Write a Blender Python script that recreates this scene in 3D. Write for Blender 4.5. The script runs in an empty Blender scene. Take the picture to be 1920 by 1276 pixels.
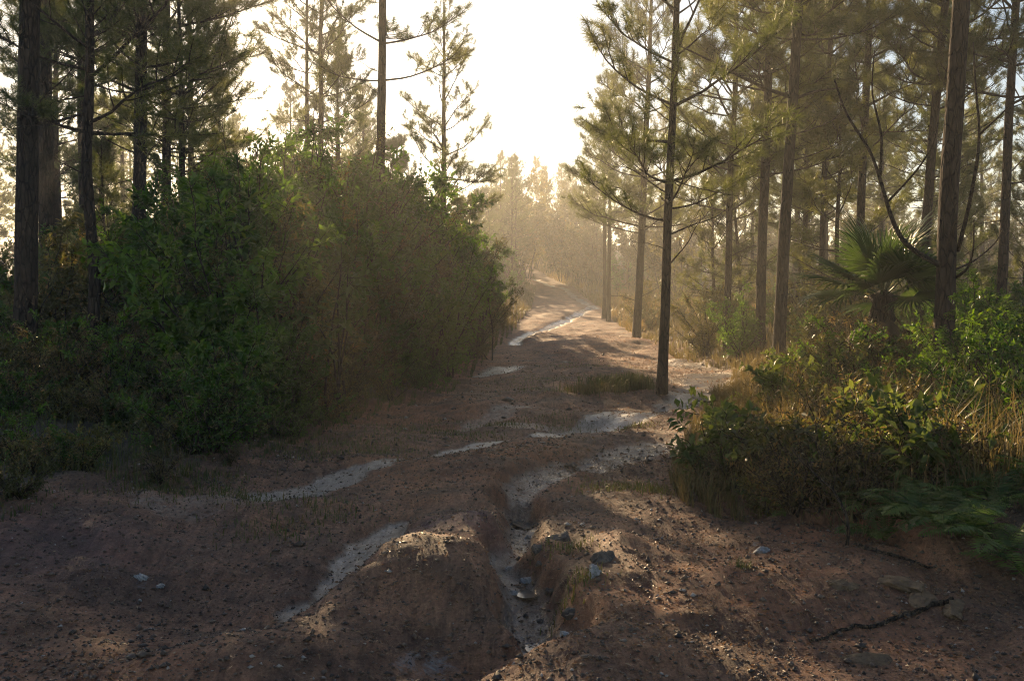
import bpy, bmesh, math, random
import numpy as np
from mathutils import Vector, Matrix, Euler

# ------------------------------------------------------------------ camera, sky, sun, exposure
scene = bpy.context.scene
COL = scene.collection
R = math.radians
CAM_H = 1.6
FPX = 1900.0                      # focal length in pixels of the 1920 px wide photograph
PITCH = math.atan((638 - 545) / FPX)
cam_data = bpy.data.cameras.new('camera')
cam_data.sensor_width = 36.0
cam_data.lens = FPX / 1920 * 36.0
cam_data.clip_start = 0.05
cam_data.clip_end = 2000
cam = bpy.data.objects.new('camera', cam_data)
cam.location = (0, 0, CAM_H)
cam.rotation_euler = (math.pi / 2 - PITCH, 0, 0)
COL.objects.link(cam)
scene.camera = cam

SUN_AZ = R(-15.5)                 # measured from +Y (view direction), negative is to the left
SUN_EL = R(17.0)
SUN_DIR = Vector((math.sin(SUN_AZ) * math.cos(SUN_EL), math.cos(SUN_AZ) * math.cos(SUN_EL), math.sin(SUN_EL)))

world = bpy.data.worlds.new('World')
scene.world = world
world.use_nodes = True
wn = world.node_tree.nodes
sky = wn.new('ShaderNodeTexSky')
sky.sky_type = 'NISHITA'
sky.sun_disc = False
sky.sun_elevation = SUN_EL
sky.sun_rotation = SUN_AZ
sky.air_density = 1.0
sky.dust_density = 0.6
sky.ozone_density = 1.0
wn['Background'].inputs['Strength'].default_value = 0.07
world.node_tree.links.new(sky.outputs[0], wn['Background'].inputs[0])

sun_data = bpy.data.lights.new('sun', 'SUN')
sun_data.energy = 5.0
sun_data.angle = R(0.5)
sun_data.color = (1.0, 0.71, 0.39)
sun = bpy.data.objects.new('sun', sun_data)
sun.rotation_euler = (-SUN_DIR).to_track_quat('-Z', 'Y').to_euler()
sun.location = SUN_DIR * 60
COL.objects.link(sun)

scene.view_settings.view_transform = 'Standard'
scene.view_settings.look = 'None'
scene.view_settings.exposure = 1.05
scene.view_settings.gamma = 1.0
scene.view_settings.use_curve_mapping = False

scene.render.engine = 'CYCLES'
cy = scene.cycles
cy.use_denoising = True
cy.denoising_prefilter = 'NONE'
cy.filter_width = 1.1
cy.max_bounces = 4
cy.diffuse_bounces = 2
cy.use_adaptive_sampling = True
cy.adaptive_threshold = 0.03
cy.adaptive_min_samples = 24
cy.glossy_bounces = 2
cy.transmission_bounces = 4
cy.transparent_max_bounces = 4
cy.volume_bounces = 0
cy.caustics_reflective = False
cy.caustics_refractive = False

HAZE_DENSITY = 0.0026
HAZE_G = 0.52

# ------------------------------------------------------------------ helpers
rng = np.random.default_rng(7)

def ray(u, v):
    """direction of a pixel of the photograph, in the world"""
    a, b = (u - 960) / FPX, -(v - 638) / FPX
    c, s = math.cos(PITCH), math.sin(PITCH)
    return Vector((a, c + b * s, -s + b * c))

def on_plane(u, v, z=0.0):
    d = ray(u, v)
    t = (z - CAM_H) / d.z
    return (d.x * t, d.y * t)

def at_depth(u, v, y):
    d = ray(u, v)
    t = y / d.y
    return Vector((d.x * t, y, CAM_H + d.z * t))

def hash2(ix, iy, seed):
    h = (ix.astype(np.int64) * 374761393 + iy.astype(np.int64) * 668265263 + seed * 974634541) & 0x7fffffff
    h = ((h ^ (h >> 13)) * 1274126177) & 0x7fffffff
    h = (h ^ (h >> 16)) & 0xffff
    return h / 65535.0

def vnoise(x, y, seed=0):
    ix, iy = np.floor(x), np.floor(y)
    fx, fy = x - ix, y - iy
    ux, uy = fx * fx * fx * (fx * (fx * 6 - 15) + 10), fy * fy * fy * (fy * (fy * 6 - 15) + 10)
    a, b = hash2(ix, iy, seed), hash2(ix + 1, iy, seed)
    c, d = hash2(ix, iy + 1, seed), hash2(ix + 1, iy + 1, seed)
    return (a + (b - a) * ux) * (1 - uy) + (c + (d - c) * ux) * uy - 0.5

def fbm(x, y, octaves=4, seed=0, gain=0.5, rot=0.6):
    s, a = 0, 1.0
    c, n = math.cos(rot), math.sin(rot)
    for o in range(octaves):
        s = s + a * vnoise(x, y, seed + o * 17)
        x, y = (x * c - y * n) * 2.03 + 5.2, (x * n + y * c) * 2.03 + 1.7
        a *= gain
    return s

def smooth(a, b, x):
    t = np.clip((x - a) / (b - a), 0, 1)
    return t * t * (3 - 2 * t)

def poly_dist(pts, X, Y):
    """distance to a polyline, position along it (0..n-1) and the signed side (positive to the right of travel)"""
    best = np.full(X.shape, 1e9); tt = np.zeros(X.shape); side = np.zeros(X.shape)
    for i in range(len(pts) - 1):
        ax, ay = pts[i]; bx, by = pts[i + 1]
        dx, dy = bx - ax, by - ay
        L2 = dx * dx + dy * dy + 1e-9
        t = np.clip(((X - ax) * dx + (Y - ay) * dy) / L2, 0, 1)
        px, py = X - (ax + t * dx), Y - (ay + t * dy)
        d = np.hypot(px, py)
        m = d < best
        best = np.where(m, d, best)
        tt = np.where(m, i + t, tt)
        side = np.where(m, (px * dy - py * dx) / math.sqrt(L2), side)
    return best, tt, side

def make_mesh(name, verts, faces, mat=None, smooth_shade=False, attrs=None):
    """verts (n,3); faces: list of int arrays (m,3) or (m,4)"""
    me = bpy.data.meshes.new(name)
    verts = np.asarray(verts, dtype=np.float32)
    if not isinstance(faces, (list, tuple)):
        faces = [faces]
    faces = [np.asarray(f, dtype=np.int32) for f in faces if len(f)]
    loops = np.concatenate([f.ravel() for f in faces])
    totals = np.concatenate([np.full(len(f), f.shape[1], dtype=np.int32) for f in faces])
    starts = np.concatenate([[0], np.cumsum(totals)[:-1]]).astype(np.int32)
    me.vertices.add(len(verts)); me.vertices.foreach_set('co', verts.ravel())
    me.loops.add(len(loops)); me.loops.foreach_set('vertex_index', loops)
    me.polygons.add(len(totals)); me.polygons.foreach_set('loop_start', starts); me.polygons.foreach_set('loop_total', totals)
    if smooth_shade:
        me.polygons.foreach_set('use_smooth', np.ones(len(totals), dtype=bool))
    for k, v in (attrs or {}).items():
        a = me.attributes.new(k, 'FLOAT', 'POINT')
        a.data.foreach_set('value', np.asarray(v, dtype=np.float32))
    me.update(calc_edges=True)
    if mat:
        me.materials.append(mat)
    return me

def link(name, me, parent=None, loc=(0, 0, 0), rot=(0, 0, 0), scale=1.0):
    o = bpy.data.objects.new(name, me)
    COL.objects.link(o)
    o.location = loc
    o.rotation_euler = rot
    o.scale = (scale,) * 3 if not isinstance(scale, tuple) else scale
    if parent:
        o.parent = parent
    return o

def tag(o, label=None, cat=None, group=None, kind=None):
    for k, v in (('label', label), ('category', cat), ('group', group), ('kind', kind)):
        if v:
            o[k] = v
    return o

def empty(name, loc, rotz=0.0, scale=1.0):
    o = bpy.data.objects.new(name, None)
    o.empty_display_size = 0.2
    COL.objects.link(o)
    o.location = loc
    o.rotation_euler = (0, 0, rotz)
    o.scale = (scale,) * 3
    return o

class Geo:
    """collects vertices and faces"""
    def __init__(self):
        self.v, self.t, self.q, self.n = [], [], [], 0
    def add(self, v, t=None, q=None):
        v = np.asarray(v, dtype=np.float64).reshape(-1, 3)
        if t is not None and len(t): self.t.append(np.asarray(t) + self.n)
        if q is not None and len(q): self.q.append(np.asarray(q) + self.n)
        self.v.append(v); self.n += len(v)
    def tube(self, pts, radii, sides=5, cap=True, rough=0.0, seed=0):
        pts = np.asarray(pts, dtype=np.float64); m = len(pts)
        tan = np.gradient(pts, axis=0)
        tan /= np.linalg.norm(tan, axis=1)[:, None] + 1e-9
        ref = np.array([0.31, 0.11, 0.94]) if abs(tan[0][2]) < 0.9 else np.array([1.0, 0.05, 0.0])
        a = np.cross(tan, ref); a /= np.linalg.norm(a, axis=1)[:, None] + 1e-9
        b = np.cross(tan, a)
        ang = np.arange(sides) / sides * 2 * math.pi
        ca, sa = np.cos(ang), np.sin(ang)
        rr = np.asarray(radii, dtype=np.float64)[:, None] * np.ones(sides)[None]
        if rough:
            g = np.random.default_rng(seed)
            rr = rr * (1 + rough * (g.random(rr.shape) - 0.5))
        V = pts[:, None, :] + rr[..., None] * (a[:, None, :] * ca[None, :, None] + b[:, None, :] * sa[None, :, None])
        i = np.arange(m - 1)[:, None] * sides; j = np.arange(sides)[None]; k = (j + 1) % sides
        q = np.stack([i + j, i + k, i + sides + k, i + sides + j], -1).reshape(-1, 4)
        V = V.reshape(-1, 3)
        t = None
        if cap:
            V = np.vstack([V, pts[-1] + tan[-1] * radii[-1] * 0.6])
            e = (m - 1) * sides
            t = np.stack([e + np.arange(sides), e + (np.arange(sides) + 1) % sides, np.full(sides, m * sides)], -1)
        self.add(V, t, q)
    def mesh(self, name, mat, smooth_shade=False):
        f = []
        if self.t: f.append(np.vstack(self.t))
        if self.q: f.append(np.vstack(self.q))
        return make_mesh(name, np.vstack(self.v), f, mat, smooth_shade)

def unit(v):
    return v / (np.linalg.norm(v, axis=-1, keepdims=True) + 1e-9)

# ------------------------------------------------------------------ materials
def new_mat(name):
    m = bpy.data.materials.new(name)
    m.use_nodes = True
    nt = m.node_tree
    nt.nodes.clear()
    out = nt.nodes.new('ShaderNodeOutputMaterial')
    return m, nt, out

def ramp(nt, stops, src=None):
    r = nt.nodes.new('ShaderNodeValToRGB')
    el = r.color_ramp.elements
    while len(el) < len(stops): el.new(0.5)
    for e, (p, c) in zip(el, stops):
        e.position = p; e.color = (*c, 1)
    if src is not None: nt.links.new(src, r.inputs[0])
    return r.outputs[0]

def mix(nt, a, b, fac, mode='MIX'):
    n = nt.nodes.new('ShaderNodeMix'); n.data_type = 'RGBA'; n.blend_type = mode
    for s, v in ((n.inputs[0], fac), (n.inputs[6], a), (n.inputs[7], b)):
        if isinstance(v, (int, float)): s.default_value = v
        elif isinstance(v, tuple): s.default_value = (*v, 1)
        else: nt.links.new(v, s)
    return n.outputs[2]

def math_node(nt, op, a, b=0.0, clamp=False):
    n = nt.nodes.new('ShaderNodeMath'); n.operation = op; n.use_clamp = clamp
    for s, v in ((n.inputs[0], a), (n.inputs[1], b)):
        if isinstance(v, (int, float)): s.default_value = v
        else: nt.links.new(v, s)
    return n.outputs[0]

def noise_tex(nt, scale, detail=4.0, rough=0.55, vec=None, dist=0.0):
    n = nt.nodes.new('ShaderNodeTexNoise')
    n.inputs['Scale'].default_value = scale; n.inputs['Detail'].default_value = detail
    n.inputs['Roughness'].default_value = rough; n.inputs['Distortion'].default_value = dist
    if vec is not None: nt.links.new(vec, n.inputs['Vector'])
    return n.outputs['Fac']

def attr(nt, name):
    n = nt.nodes.new('ShaderNodeAttribute'); n.attribute_name = name
    return n.outputs['Fac']

def leaf_material(name, dark, light, trans, trans_fac=0.45, rough=0.45, spec=0.5, accent=None, accent_at=0.93, vary=1.0):
    m, nt, out = new_mat(name)
    geo = nt.nodes.new('ShaderNodeNewGeometry')
    info = nt.nodes.new('ShaderNodeObjectInfo')
    f = math_node(nt, 'ADD', math_node(nt, 'MULTIPLY', geo.outputs['Random Per Island'], 0.7), math_node(nt, 'MULTIPLY', info.outputs['Random'], 0.3))
    stops = [(0.0, dark), (accent_at if accent else 1.0, light)]
    if accent: stops.append((accent_at + 0.02, accent))
    base = ramp(nt, stops, geo.outputs['Random Per Island'] if accent else f)
    base = mix(nt, base, ramp(nt, [(0.0, (0.55, 0.62, 0.55)), (0.5, (1.0, 1.0, 1.0)), (1.0, (1.55, 1.38, 1.1))], info.outputs['Random']), vary, 'MULTIPLY')
    p = nt.nodes.new('ShaderNodeBsdfPrincipled')
    nt.links.new(base, p.inputs['Base Color'])
    p.inputs['Roughness'].default_value = rough
    p.inputs['Specular IOR Level'].default_value = spec
    t = nt.nodes.new('ShaderNodeBsdfTranslucent')
    tc = mix(nt, mix(nt, trans, ramp(nt, [(0.0, (0.6, 0.7, 0.6)), (0.5, (1.0, 1.0, 1.0)), (1.0, (1.35, 1.2, 1.0))], info.outputs['Random']), vary, 'MULTIPLY'), base, 0.25)
    nt.links.new(tc, t.inputs['Color'])
    ms = nt.nodes.new('ShaderNodeMixShader'); ms.inputs[0].default_value = trans_fac
    nt.links.new(p.outputs[0], ms.inputs[1]); nt.links.new(t.outputs[0], ms.inputs[2])
    nt.links.new(ms.outputs[0], out.inputs['Surface'])
    return m

def bark_material(name, c0, c1, c2, scale=1.0):
    m, nt, out = new_mat(name)
    tc = nt.nodes.new('ShaderNodeTexCoord')
    mp = nt.nodes.new('ShaderNodeMapping'); mp.inputs['Scale'].default_value = (1, 1, 0.28)
    nt.links.new(tc.outputs['Object'], mp.inputs['Vector'])
    n1 = noise_tex(nt, 22 * scale, 5, 0.65, mp.outputs[0])
    vor = nt.nodes.new('ShaderNodeTexVoronoi'); vor.feature = 'DISTANCE_TO_EDGE'; vor.inputs['Scale'].default_value = 17 * scale
    wv = nt.nodes.new('ShaderNodeMixRGB'); wv.blend_type = 'ADD'; wv.inputs[0].default_value = 0.06
    nt.links.new(mp.outputs[0], wv.inputs[1]); 
    nn = nt.nodes.new('ShaderNodeTexNoise'); nn.inputs['Scale'].default_value = 9
    nt.links.new(mp.outputs[0], nn.inputs['Vector']); nt.links.new(nn.outputs['Color'], wv.inputs[2])
    nt.links.new(wv.outputs[0], vor.inputs['Vector'])
    crack = ramp(nt, [(0.0, (0, 0, 0)), (0.12, (1, 1, 1))], vor.outputs['Distance'])
    col = ramp(nt, [(0.25, c0), (0.5, c1), (0.75, c2)], n1)
    col = mix(nt, tuple(x * 0.45 for x in c0), col, crack)
    p = nt.nodes.new('ShaderNodeBsdfPrincipled')
    nt.links.new(col, p.inputs['Base Color'])
    p.inputs['Roughness'].default_value = 0.9
    p.inputs['Specular IOR Level'].default_value = 0.2
    bm = nt.nodes.new('ShaderNodeBump'); bm.inputs['Strength'].default_value = 0.9; bm.inputs['Distance'].default_value = 0.02
    h = mix(nt, n1, crack, 0.6)
    nt.links.new(h, bm.inputs['Height']); nt.links.new(bm.outputs[0], p.inputs['Normal'])
    nt.links.new(p.outputs[0], out.inputs['Surface'])
    return m

M = {}
M['bark'] = bark_material('pine_bark', (0.022, 0.016, 0.012), (0.048, 0.033, 0.024), (0.088, 0.062, 0.047))
M['twig'] = bark_material('twig_bark', (0.035, 0.026, 0.019), (0.065, 0.048, 0.034), (0.10, 0.075, 0.055), 2.0)
M['needle'] = leaf_material('pine_needles', (0.022, 0.046, 0.012), (0.052, 0.085, 0.022), (0.30, 0.33, 0.06), 0.46, 0.42, 0.5, accent=(0.15, 0.10, 0.035), accent_at=0.95)
M['leaf'] = leaf_material('shrub_leaves', (0.018, 0.050, 0.007), (0.055, 0.125, 0.014), (0.20, 0.38, 0.018), 0.47, 0.38, 0.5, accent=(0.15, 0.12, 0.02), accent_at=0.965)
M['leaf_olive'] = leaf_material('olive_leaves', (0.032, 0.045, 0.014), (0.085, 0.10, 0.028), (0.28, 0.25, 0.05), 0.42, 0.40, 0.5, accent=(0.22, 0.12, 0.03), accent_at=0.90)
M['leaf_bright'] = leaf_material('fresh_leaves', (0.045, 0.085, 0.016), (0.095, 0.15, 0.028), (0.26, 0.31, 0.05), 0.45, 0.4, 0.5)
M['leaf_dry'] = leaf_material('dry_leaves', (0.06, 0.045, 0.02), (0.16, 0.11, 0.045), (0.36, 0.24, 0.08), 0.45, 0.45, 0.5, accent=(0.06, 0.09, 0.02), accent_at=0.7)
M['fern'] = leaf_material('fern_fronds', (0.040, 0.085, 0.022), (0.085, 0.15, 0.040), (0.28, 0.42, 0.07), 0.45, 0.5, 0.4)
M['palm'] = leaf_material('palm_leaf', (0.022, 0.050, 0.016), (0.045, 0.085, 0.024), (0.12, 0.20, 0.03), 0.35, 0.28, 0.6)
M['palm_dead'] = leaf_material('dead_palm_leaf', (0.045, 0.03, 0.018), (0.085, 0.055, 0.032), (0.12, 0.07, 0.03), 0.25, 0.7, 0.2)
M['grass_dry'] = leaf_material('dry_grass', (0.045, 0.045, 0.018), (0.17, 0.12, 0.055), (0.34, 0.26, 0.09), 0.42, 0.45, 0.5, accent=(0.045, 0.07, 0.02), accent_at=0.62)
M['grass_green'] = leaf_material('green_grass', (0.025, 0.045, 0.014), (0.065, 0.085, 0.028), (0.20, 0.22, 0.05), 0.40, 0.45, 0.5, accent=(0.13, 0.09, 0.04), accent_at=0.8)
M['litter'] = leaf_material('leaf_litter', (0.045, 0.026, 0.016), (0.20, 0.12, 0.07), (0.42, 0.22, 0.09), 0.4, 0.32, 0.6, accent=(0.40, 0.31, 0.20), accent_at=0.92, vary=0.0)

def ground_material():
    m, nt, out = new_mat('ground_earth')
    tc = nt.nodes.new('ShaderNodeTexCoord'); P = tc.outputs['Object']
    big = noise_tex(nt, 0.9, 4, 0.6, P)
    mid = noise_tex(nt, 5.5, 5, 0.62, P, 0.4)
    fine = noise_tex(nt, 46, 5, 0.7, P)
    grit = noise_tex(nt, 190, 3, 0.7, P)
    earth = ramp(nt, [(0.28, (0.095, 0.052, 0.034)), (0.45, (0.215, 0.120, 0.076)), (0.60, (0.30, 0.182, 0.116)), (0.78, (0.40, 0.27, 0.18))], mid)
    earth = mix(nt, earth, ramp(nt, [(0.36, (0.30, 0.28, 0.27)), (0.5, (0.85, 0.83, 0.8)), (0.64, (1.5, 1.45, 1.4))], fine), 0.9, 'MULTIPLY')
    fleck = noise_tex(nt, 120, 3, 0.8, P)
    earth = mix(nt, earth, (0.018, 0.014, 0.011), ramp(nt, [(0.56, (0, 0, 0)), (0.62, (0.9, 0.9, 0.9))], fleck))
    earth = mix(nt, earth, (0.34, 0.28, 0.22), ramp(nt, [(0.30, (0.8, 0.8, 0.8)), (0.35, (0, 0, 0))], fleck))
    red = mix(nt, (0.22, 0.082, 0.040), (0.34, 0.145, 0.066), fine)
    earth = mix(nt, earth, red, math_node(nt, 'MULTIPLY', attr(nt, 'red'), math_node(nt, 'ADD', mid, 0.25), True))
    purple = mix(nt, (0.12, 0.062, 0.066), (0.18, 0.09, 0.09), fine)
    earth = mix(nt, earth, purple, math_node(nt, 'MULTIPLY', attr(nt, 'purple'), math_node(nt, 'ADD', mid, 0.3), True))
    mp = nt.nodes.new('ShaderNodeMapping'); mp.inputs['Rotation'].default_value = (0, 0, R(24)); mp.inputs['Scale'].default_value = (26, 5, 8)
    nt.links.new(P, mp.inputs['Vector'])
    streak = noise_tex(nt, 1.0, 5, 0.65, mp.outputs[0], 0.5)
    earth = mix(nt, earth, ramp(nt, [(0.34, (0.45, 0.43, 0.42)), (0.5, (0.95, 0.95, 0.95)), (0.66, (1.45, 1.42, 1.4))], streak), 0.7, 'MULTIPLY')
    earth = mix(nt, earth, ramp(nt, [(0.36, (0.50, 0.52, 0.54)), (0.52, (1.0, 1.0, 1.0)), (0.68, (1.35, 1.28, 1.2))], noise_tex(nt, 1.7, 5, 0.6, P, 0.7)), 0.9, 'MULTIPLY')
    # pale washed sand in the channels
    sandc = ramp(nt, [(0.3, (0.22, 0.17, 0.13)), (0.55, (0.36, 0.29, 0.235)), (0.75, (0.47, 0.40, 0.335))], noise_tex(nt, 14, 5, 0.65, P, 0.6))
    sandc = mix(nt, sandc, ramp(nt, [(0.35, (0.6, 0.58, 0.56)), (0.6, (1.08, 1.08, 1.08))], grit), 0.6, 'MULTIPLY')
    sandc = mix(nt, sandc, ramp(nt, [(0.34, (0.5, 0.48, 0.46)), (0.5, (0.95, 0.95, 0.95)), (0.66, (1.2, 1.2, 1.2))], streak), 0.8, 'MULTIPLY')
    sandc = mix(nt, sandc, (0.07, 0.05, 0.038), ramp(nt, [(0.57, (0, 0, 0)), (0.63, (0.8, 0.8, 0.8))], noise_tex(nt, 75, 4, 0.75, P)))
    sm = math_node(nt, 'ADD', attr(nt, 'sand'), math_node(nt, 'MULTIPLY', math_node(nt, 'SUBTRACT', noise_tex(nt, 11, 6, 0.7, P, 0.8), 0.5), 1.05))
    sm = math_node(nt, 'MULTIPLY', math_node(nt, 'SUBTRACT', sm, 0.28), 1.9, True)
    sm = math_node(nt, 'MULTIPLY', sm, math_node(nt, 'MULTIPLY', attr(nt, 'sand'), 4.0, True))
    col = mix(nt, earth, sandc, sm)
    # blue-grey weathered clay seams
    gm = math_node(nt, 'MULTIPLY', math_node(nt, 'SUBTRACT', math_node(nt, 'ADD', attr(nt, 'clay'), noise_tex(nt, 7, 6, 0.75, P, 1.0)), 0.98), 5.0, True)
    col = mix(nt, col, mix(nt, (0.16, 0.175, 0.185), (0.33, 0.36, 0.38), fine), gm)
    # forest floor: dark humus away from the track
    fl = ramp(nt, [(0.3, (0.022, 0.016, 0.010)), (0.55, (0.060, 0.043, 0.025)), (0.75, (0.11, 0.078, 0.045))], fine)
    col = mix(nt, col, fl, attr(nt, 'forest'))
    p = nt.nodes.new('ShaderNodeBsdfPrincipled')
    nt.links.new(col, p.inputs['Base Color'])
    wet = math_node(nt, 'MULTIPLY', attr(nt, 'wet'), math_node(nt, 'MULTIPLY', math_node(nt, 'SUBTRACT', big, 0.2), 2.0, True), True)
    r0 = math_node(nt, 'SUBTRACT', 0.70, math_node(nt, 'MULTIPLY', sm, 0.20))
    r1 = math_node(nt, 'SUBTRACT', r0, math_node(nt, 'MULTIPLY', wet, 0.44))
    nt.links.new(r1, p.inputs['Roughness'])
    p.inputs['Specular IOR Level'].default_value = 0.5
    b1 = nt.nodes.new('ShaderNodeBump'); b1.inputs['Strength'].default_value = 0.8; b1.inputs['Distance'].default_value = 0.03
    h = math_node(nt, 'ADD', math_node(nt, 'ADD', math_node(nt, 'MULTIPLY', fine, 0.7), math_node(nt, 'MULTIPLY', streak, 0.6)), math_node(nt, 'MULTIPLY', grit, 0.35))
    hs = math_node(nt, 'MULTIPLY', h, math_node(nt, 'SUBTRACT', 1.0, math_node(nt, 'MULTIPLY', sm, 0.75)))
    nt.links.new(hs, b1.inputs['Height']); nt.links.new(b1.outputs[0], p.inputs['Normal'])
    nt.links.new(p.outputs[0], out.inputs['Surface'])
    return m
M['ground'] = ground_material()

def rock_material(name, c0, c1, c2, rough=0.6):
    m, nt, out = new_mat(name)
    tc = nt.nodes.new('ShaderNodeTexCoord'); P = tc.outputs['Object']
    n = noise_tex(nt, 9, 6, 0.7, P, 0.8); f = noise_tex(nt, 60, 4, 0.7, P)
    col = ramp(nt, [(0.3, c0), (0.5, c1), (0.72, c2)], n)
    col = mix(nt, col, ramp(nt, [(0.3, (0.5, 0.5, 0.5)), (0.65, (1.15, 1.15, 1.15))], f), 0.7, 'MULTIPLY')
    p = nt.nodes.new('ShaderNodeBsdfPrincipled'); nt.links.new(col, p.inputs['Base Color'])
    p.inputs['Roughness'].default_value = rough
    b = nt.nodes.new('ShaderNodeBump'); b.inputs['Strength'].default_value = 0.8; b.inputs['Distance'].default_value = 0.012
    nt.links.new(mix(nt, n, f, 0.5), b.inputs['Height']); nt.links.new(b.outputs[0], p.inputs['Normal'])
    nt.links.new(p.outputs[0], out.inputs['Surface'])
    return m
M['rock_pale'] = rock_material('pale_stone', (0.16, 0.13, 0.11), (0.34, 0.33, 0.32), (0.50, 0.50, 0.50), 0.5)
M['rock_dark'] = rock_material('dark_stone', (0.05, 0.04, 0.033), (0.11, 0.09, 0.075), (0.22, 0.19, 0.165), 0.75)
M['rock_ochre'] = rock_material('ochre_clay_stone', (0.085, 0.05, 0.03), (0.17, 0.105, 0.055), (0.27, 0.18, 0.10), 0.8)

def water_material():
    m, nt, out = new_mat('muddy_water')
    tc = nt.nodes.new('ShaderNodeTexCoord')
    p = nt.nodes.new('ShaderNodeBsdfPrincipled')
    p.inputs['Base Color'].default_value = (0.16, 0.125, 0.095, 1)
    p.inputs['Roughness'].default_value = 0.06
    p.inputs['IOR'].default_value = 1.33
    b = nt.nodes.new('ShaderNodeBump'); b.inputs['Strength'].default_value = 0.25; b.inputs['Distance'].default_value = 0.01
    nt.links.new(noise_tex(nt, 26, 3, 0.5, tc.outputs['Object']), b.inputs['Height'])
    nt.links.new(b.outputs[0], p.inputs['Normal'])
    nt.links.new(p.outputs[0], out.inputs['Surface'])
    return m
M['water'] = water_material()

# ------------------------------------------------------------------ terrain
def P2(*pix):
    return [on_plane(u, v) for u, v in pix]

LEFT_Y = np.array([-20, 4.0, 5.9, 6.9, 7.8, 9.97, 12.4, 15.6, 21, 32, 55, 80, 110, 260])
LEFT_X = np.array([-3.2, -3.1, -2.98, -2.9, -2.35, -2.15, -1.85, -1.2, -0.95, -0.45, 1.0, 1.9, -1.5, -30])
RIGHT_Y = np.array([-20, 3.8, 4.7, 6.4, 6.9, 7.3, 9.1, 11.9, 15.2, 18.0, 20.5, 24.3, 33.8, 55, 80, 110, 260])
RIGHT_X = np.array([2.6, 2.5, 2.42, 2.29, 1.80, 1.45, 1.72, 2.5, 3.3, 4.3, 4.4, 3.9, 4.2, 5.0, 4.9, 1.8, -25])

def left_edge(y): return np.interp(y, LEFT_Y, LEFT_X)
def right_edge(y): return np.interp(y, RIGHT_Y, RIGHT_X)

# (pixels along the channel, half width in m, depth in m, sand strength)
CHANNELS = [
    (P2((1180, 770), (1080, 805), (1000, 825), (860, 850), (740, 880), (620, 905), (560, 935), (500, 950)), [0.22, 0.22, 0.2, 0.15, 0.15, 0.16, 0.16, 0.18], [0.03, 0.03, 0.03, 0.04, 0.05, 0.06, 0.05, 0.03], 1.0),
    (P2((745, 978), (720, 1000), (650, 1048), (585, 1105), (520, 1150), (400, 1215)), [0.12, 0.14, 0.17, 0.14, 0.11, 0.07], [0.06, 0.08, 0.10, 0.10, 0.08, 0.05], 1.0),
    (P2((1330, 700), (1320, 730), (1255, 765), (1180, 790), (1080, 812)), [0.5, 0.42, 0.3, 0.25, 0.2], [0.05, 0.05, 0.05, 0.05, 0.03], 0.95),
    (P2((1380, 690), (1300, 685), (1250, 672)), [0.6, 0.5, 0.5], [0.03, 0.03, 0.03], 0.7),
    (P2((1240, 842), (1160, 860), (1080, 882), (985, 912), (965, 945)), [0.30, 0.26, 0.18, 0.15, 0.13], [0.03, 0.04, 0.06, 0.10, 0.14], 0.62),
    (P2((965, 945), (985, 965), (975, 1010), (950, 1050), (985, 1090), (1000, 1135), (1040, 1185), (1075, 1200)), [0.16, 0.13, 0.11, 0.12, 0.13, 0.14, 0.16, 0.10], [0.14, 0.17, 0.20, 0.23, 0.25, 0.27, 0.27, 0.18], 0.75),
    (P2((1110, 598), (1040, 615), (985, 632), (960, 645)), [0.3, 0.3, 0.25, 0.22], [0.05, 0.07, 0.10, 0.1], 1.0),
    (P2((1120, 600), (1060, 584), (1000, 578)), [0.25, 0.25, 0.25], [0.04, 0.04, 0.04], 0.9),
    (P2((960, 685), (925, 695), (905, 700)), [0.4, 0.42, 0.3], [0.06, 0.06, 0.05], 0.9),
    (P2((1060, 672), (1030, 676)), [0.2, 0.2], [0.06, 0.06], 0.7),
    (P2((960, 778), (910, 790), (870, 800)), [0.25, 0.25, 0.2], [0.03, 0.04, 0.03], 0.5),
    (P2((480, 955), (330, 985), (260, 975)), [0.3, 0.3, 0.2], [0.04, 0.04, 0.02], 0.42),
    (P2((1010, 830), (1120, 800), (960, 800)), [0.3, 0.3, 0.3], [0.02, 0.02, 0.02], 0.5),
]
# (pixels along the crest, half width, height)
RIDGES = [
    (P2((1010, 850), (900, 930), (850, 1010), (850, 1075), (800, 1110)), [0.55, 0.55, 0.50, 0.48, 0.45], [0.06, 0.10, 0.16, 0.19, 0.16]),
    (P2((760, 1110), (640, 1170), (480, 1240), (360, 1276)), [0.42, 0.40, 0.36, 0.32], [0.16, 0.16, 0.14, 0.10]),
    (P2((190, 985), (120, 1010), (20, 1060)), [0.6, 0.65, 0.6], [0.16, 0.20, 0.16]),
    (P2((1080, 1000), (1160, 1050), (1130, 1120)), [0.22, 0.28, 0.22], [0.10, 0.14, 0.10]),
    (P2((1150, 1180), (1350, 1110), (1500, 1090)), [0.35, 0.5, 0.6], [0.10, 0.10, 0.06]),
    (P2((960, 1262), (1100, 1255), (1300, 1240)), [0.14, 0.2, 0.3], [0.10, 0.08, 0.04]),
    (P2((1150, 745), (1240, 742), (1290, 735)), [0.7, 0.7, 0.5], [0.06, 0.08, 0.04]),
    (P2((1060, 640), (1180, 650)), [1.4, 1.4], [0.16, 0.14]),
    (P2((1010, 745), (1090, 700)), [0.9, 1.2], [0.12, 0.12]),
    (P2((960, 780), (880, 760)), [0.5, 0.6], [0.10, 0.10]),
]
PITS = [   # hollow in front of the mound, hollow of the left wheel track
    (on_plane(830, 1245), 0.50, 0.07), (on_plane(560, 1120), 0.75, 0.10), (on_plane(330, 1120), 0.6, 0.08), (on_plane(940, 1235), 0.22, 0.12),
]

def base_height(X, Y):
    r = np.clip(Y - 25, 0, 95)
    z = 0.00060 * r * r + np.clip(Y - 120, 0, None) * 0.07
    return z

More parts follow.
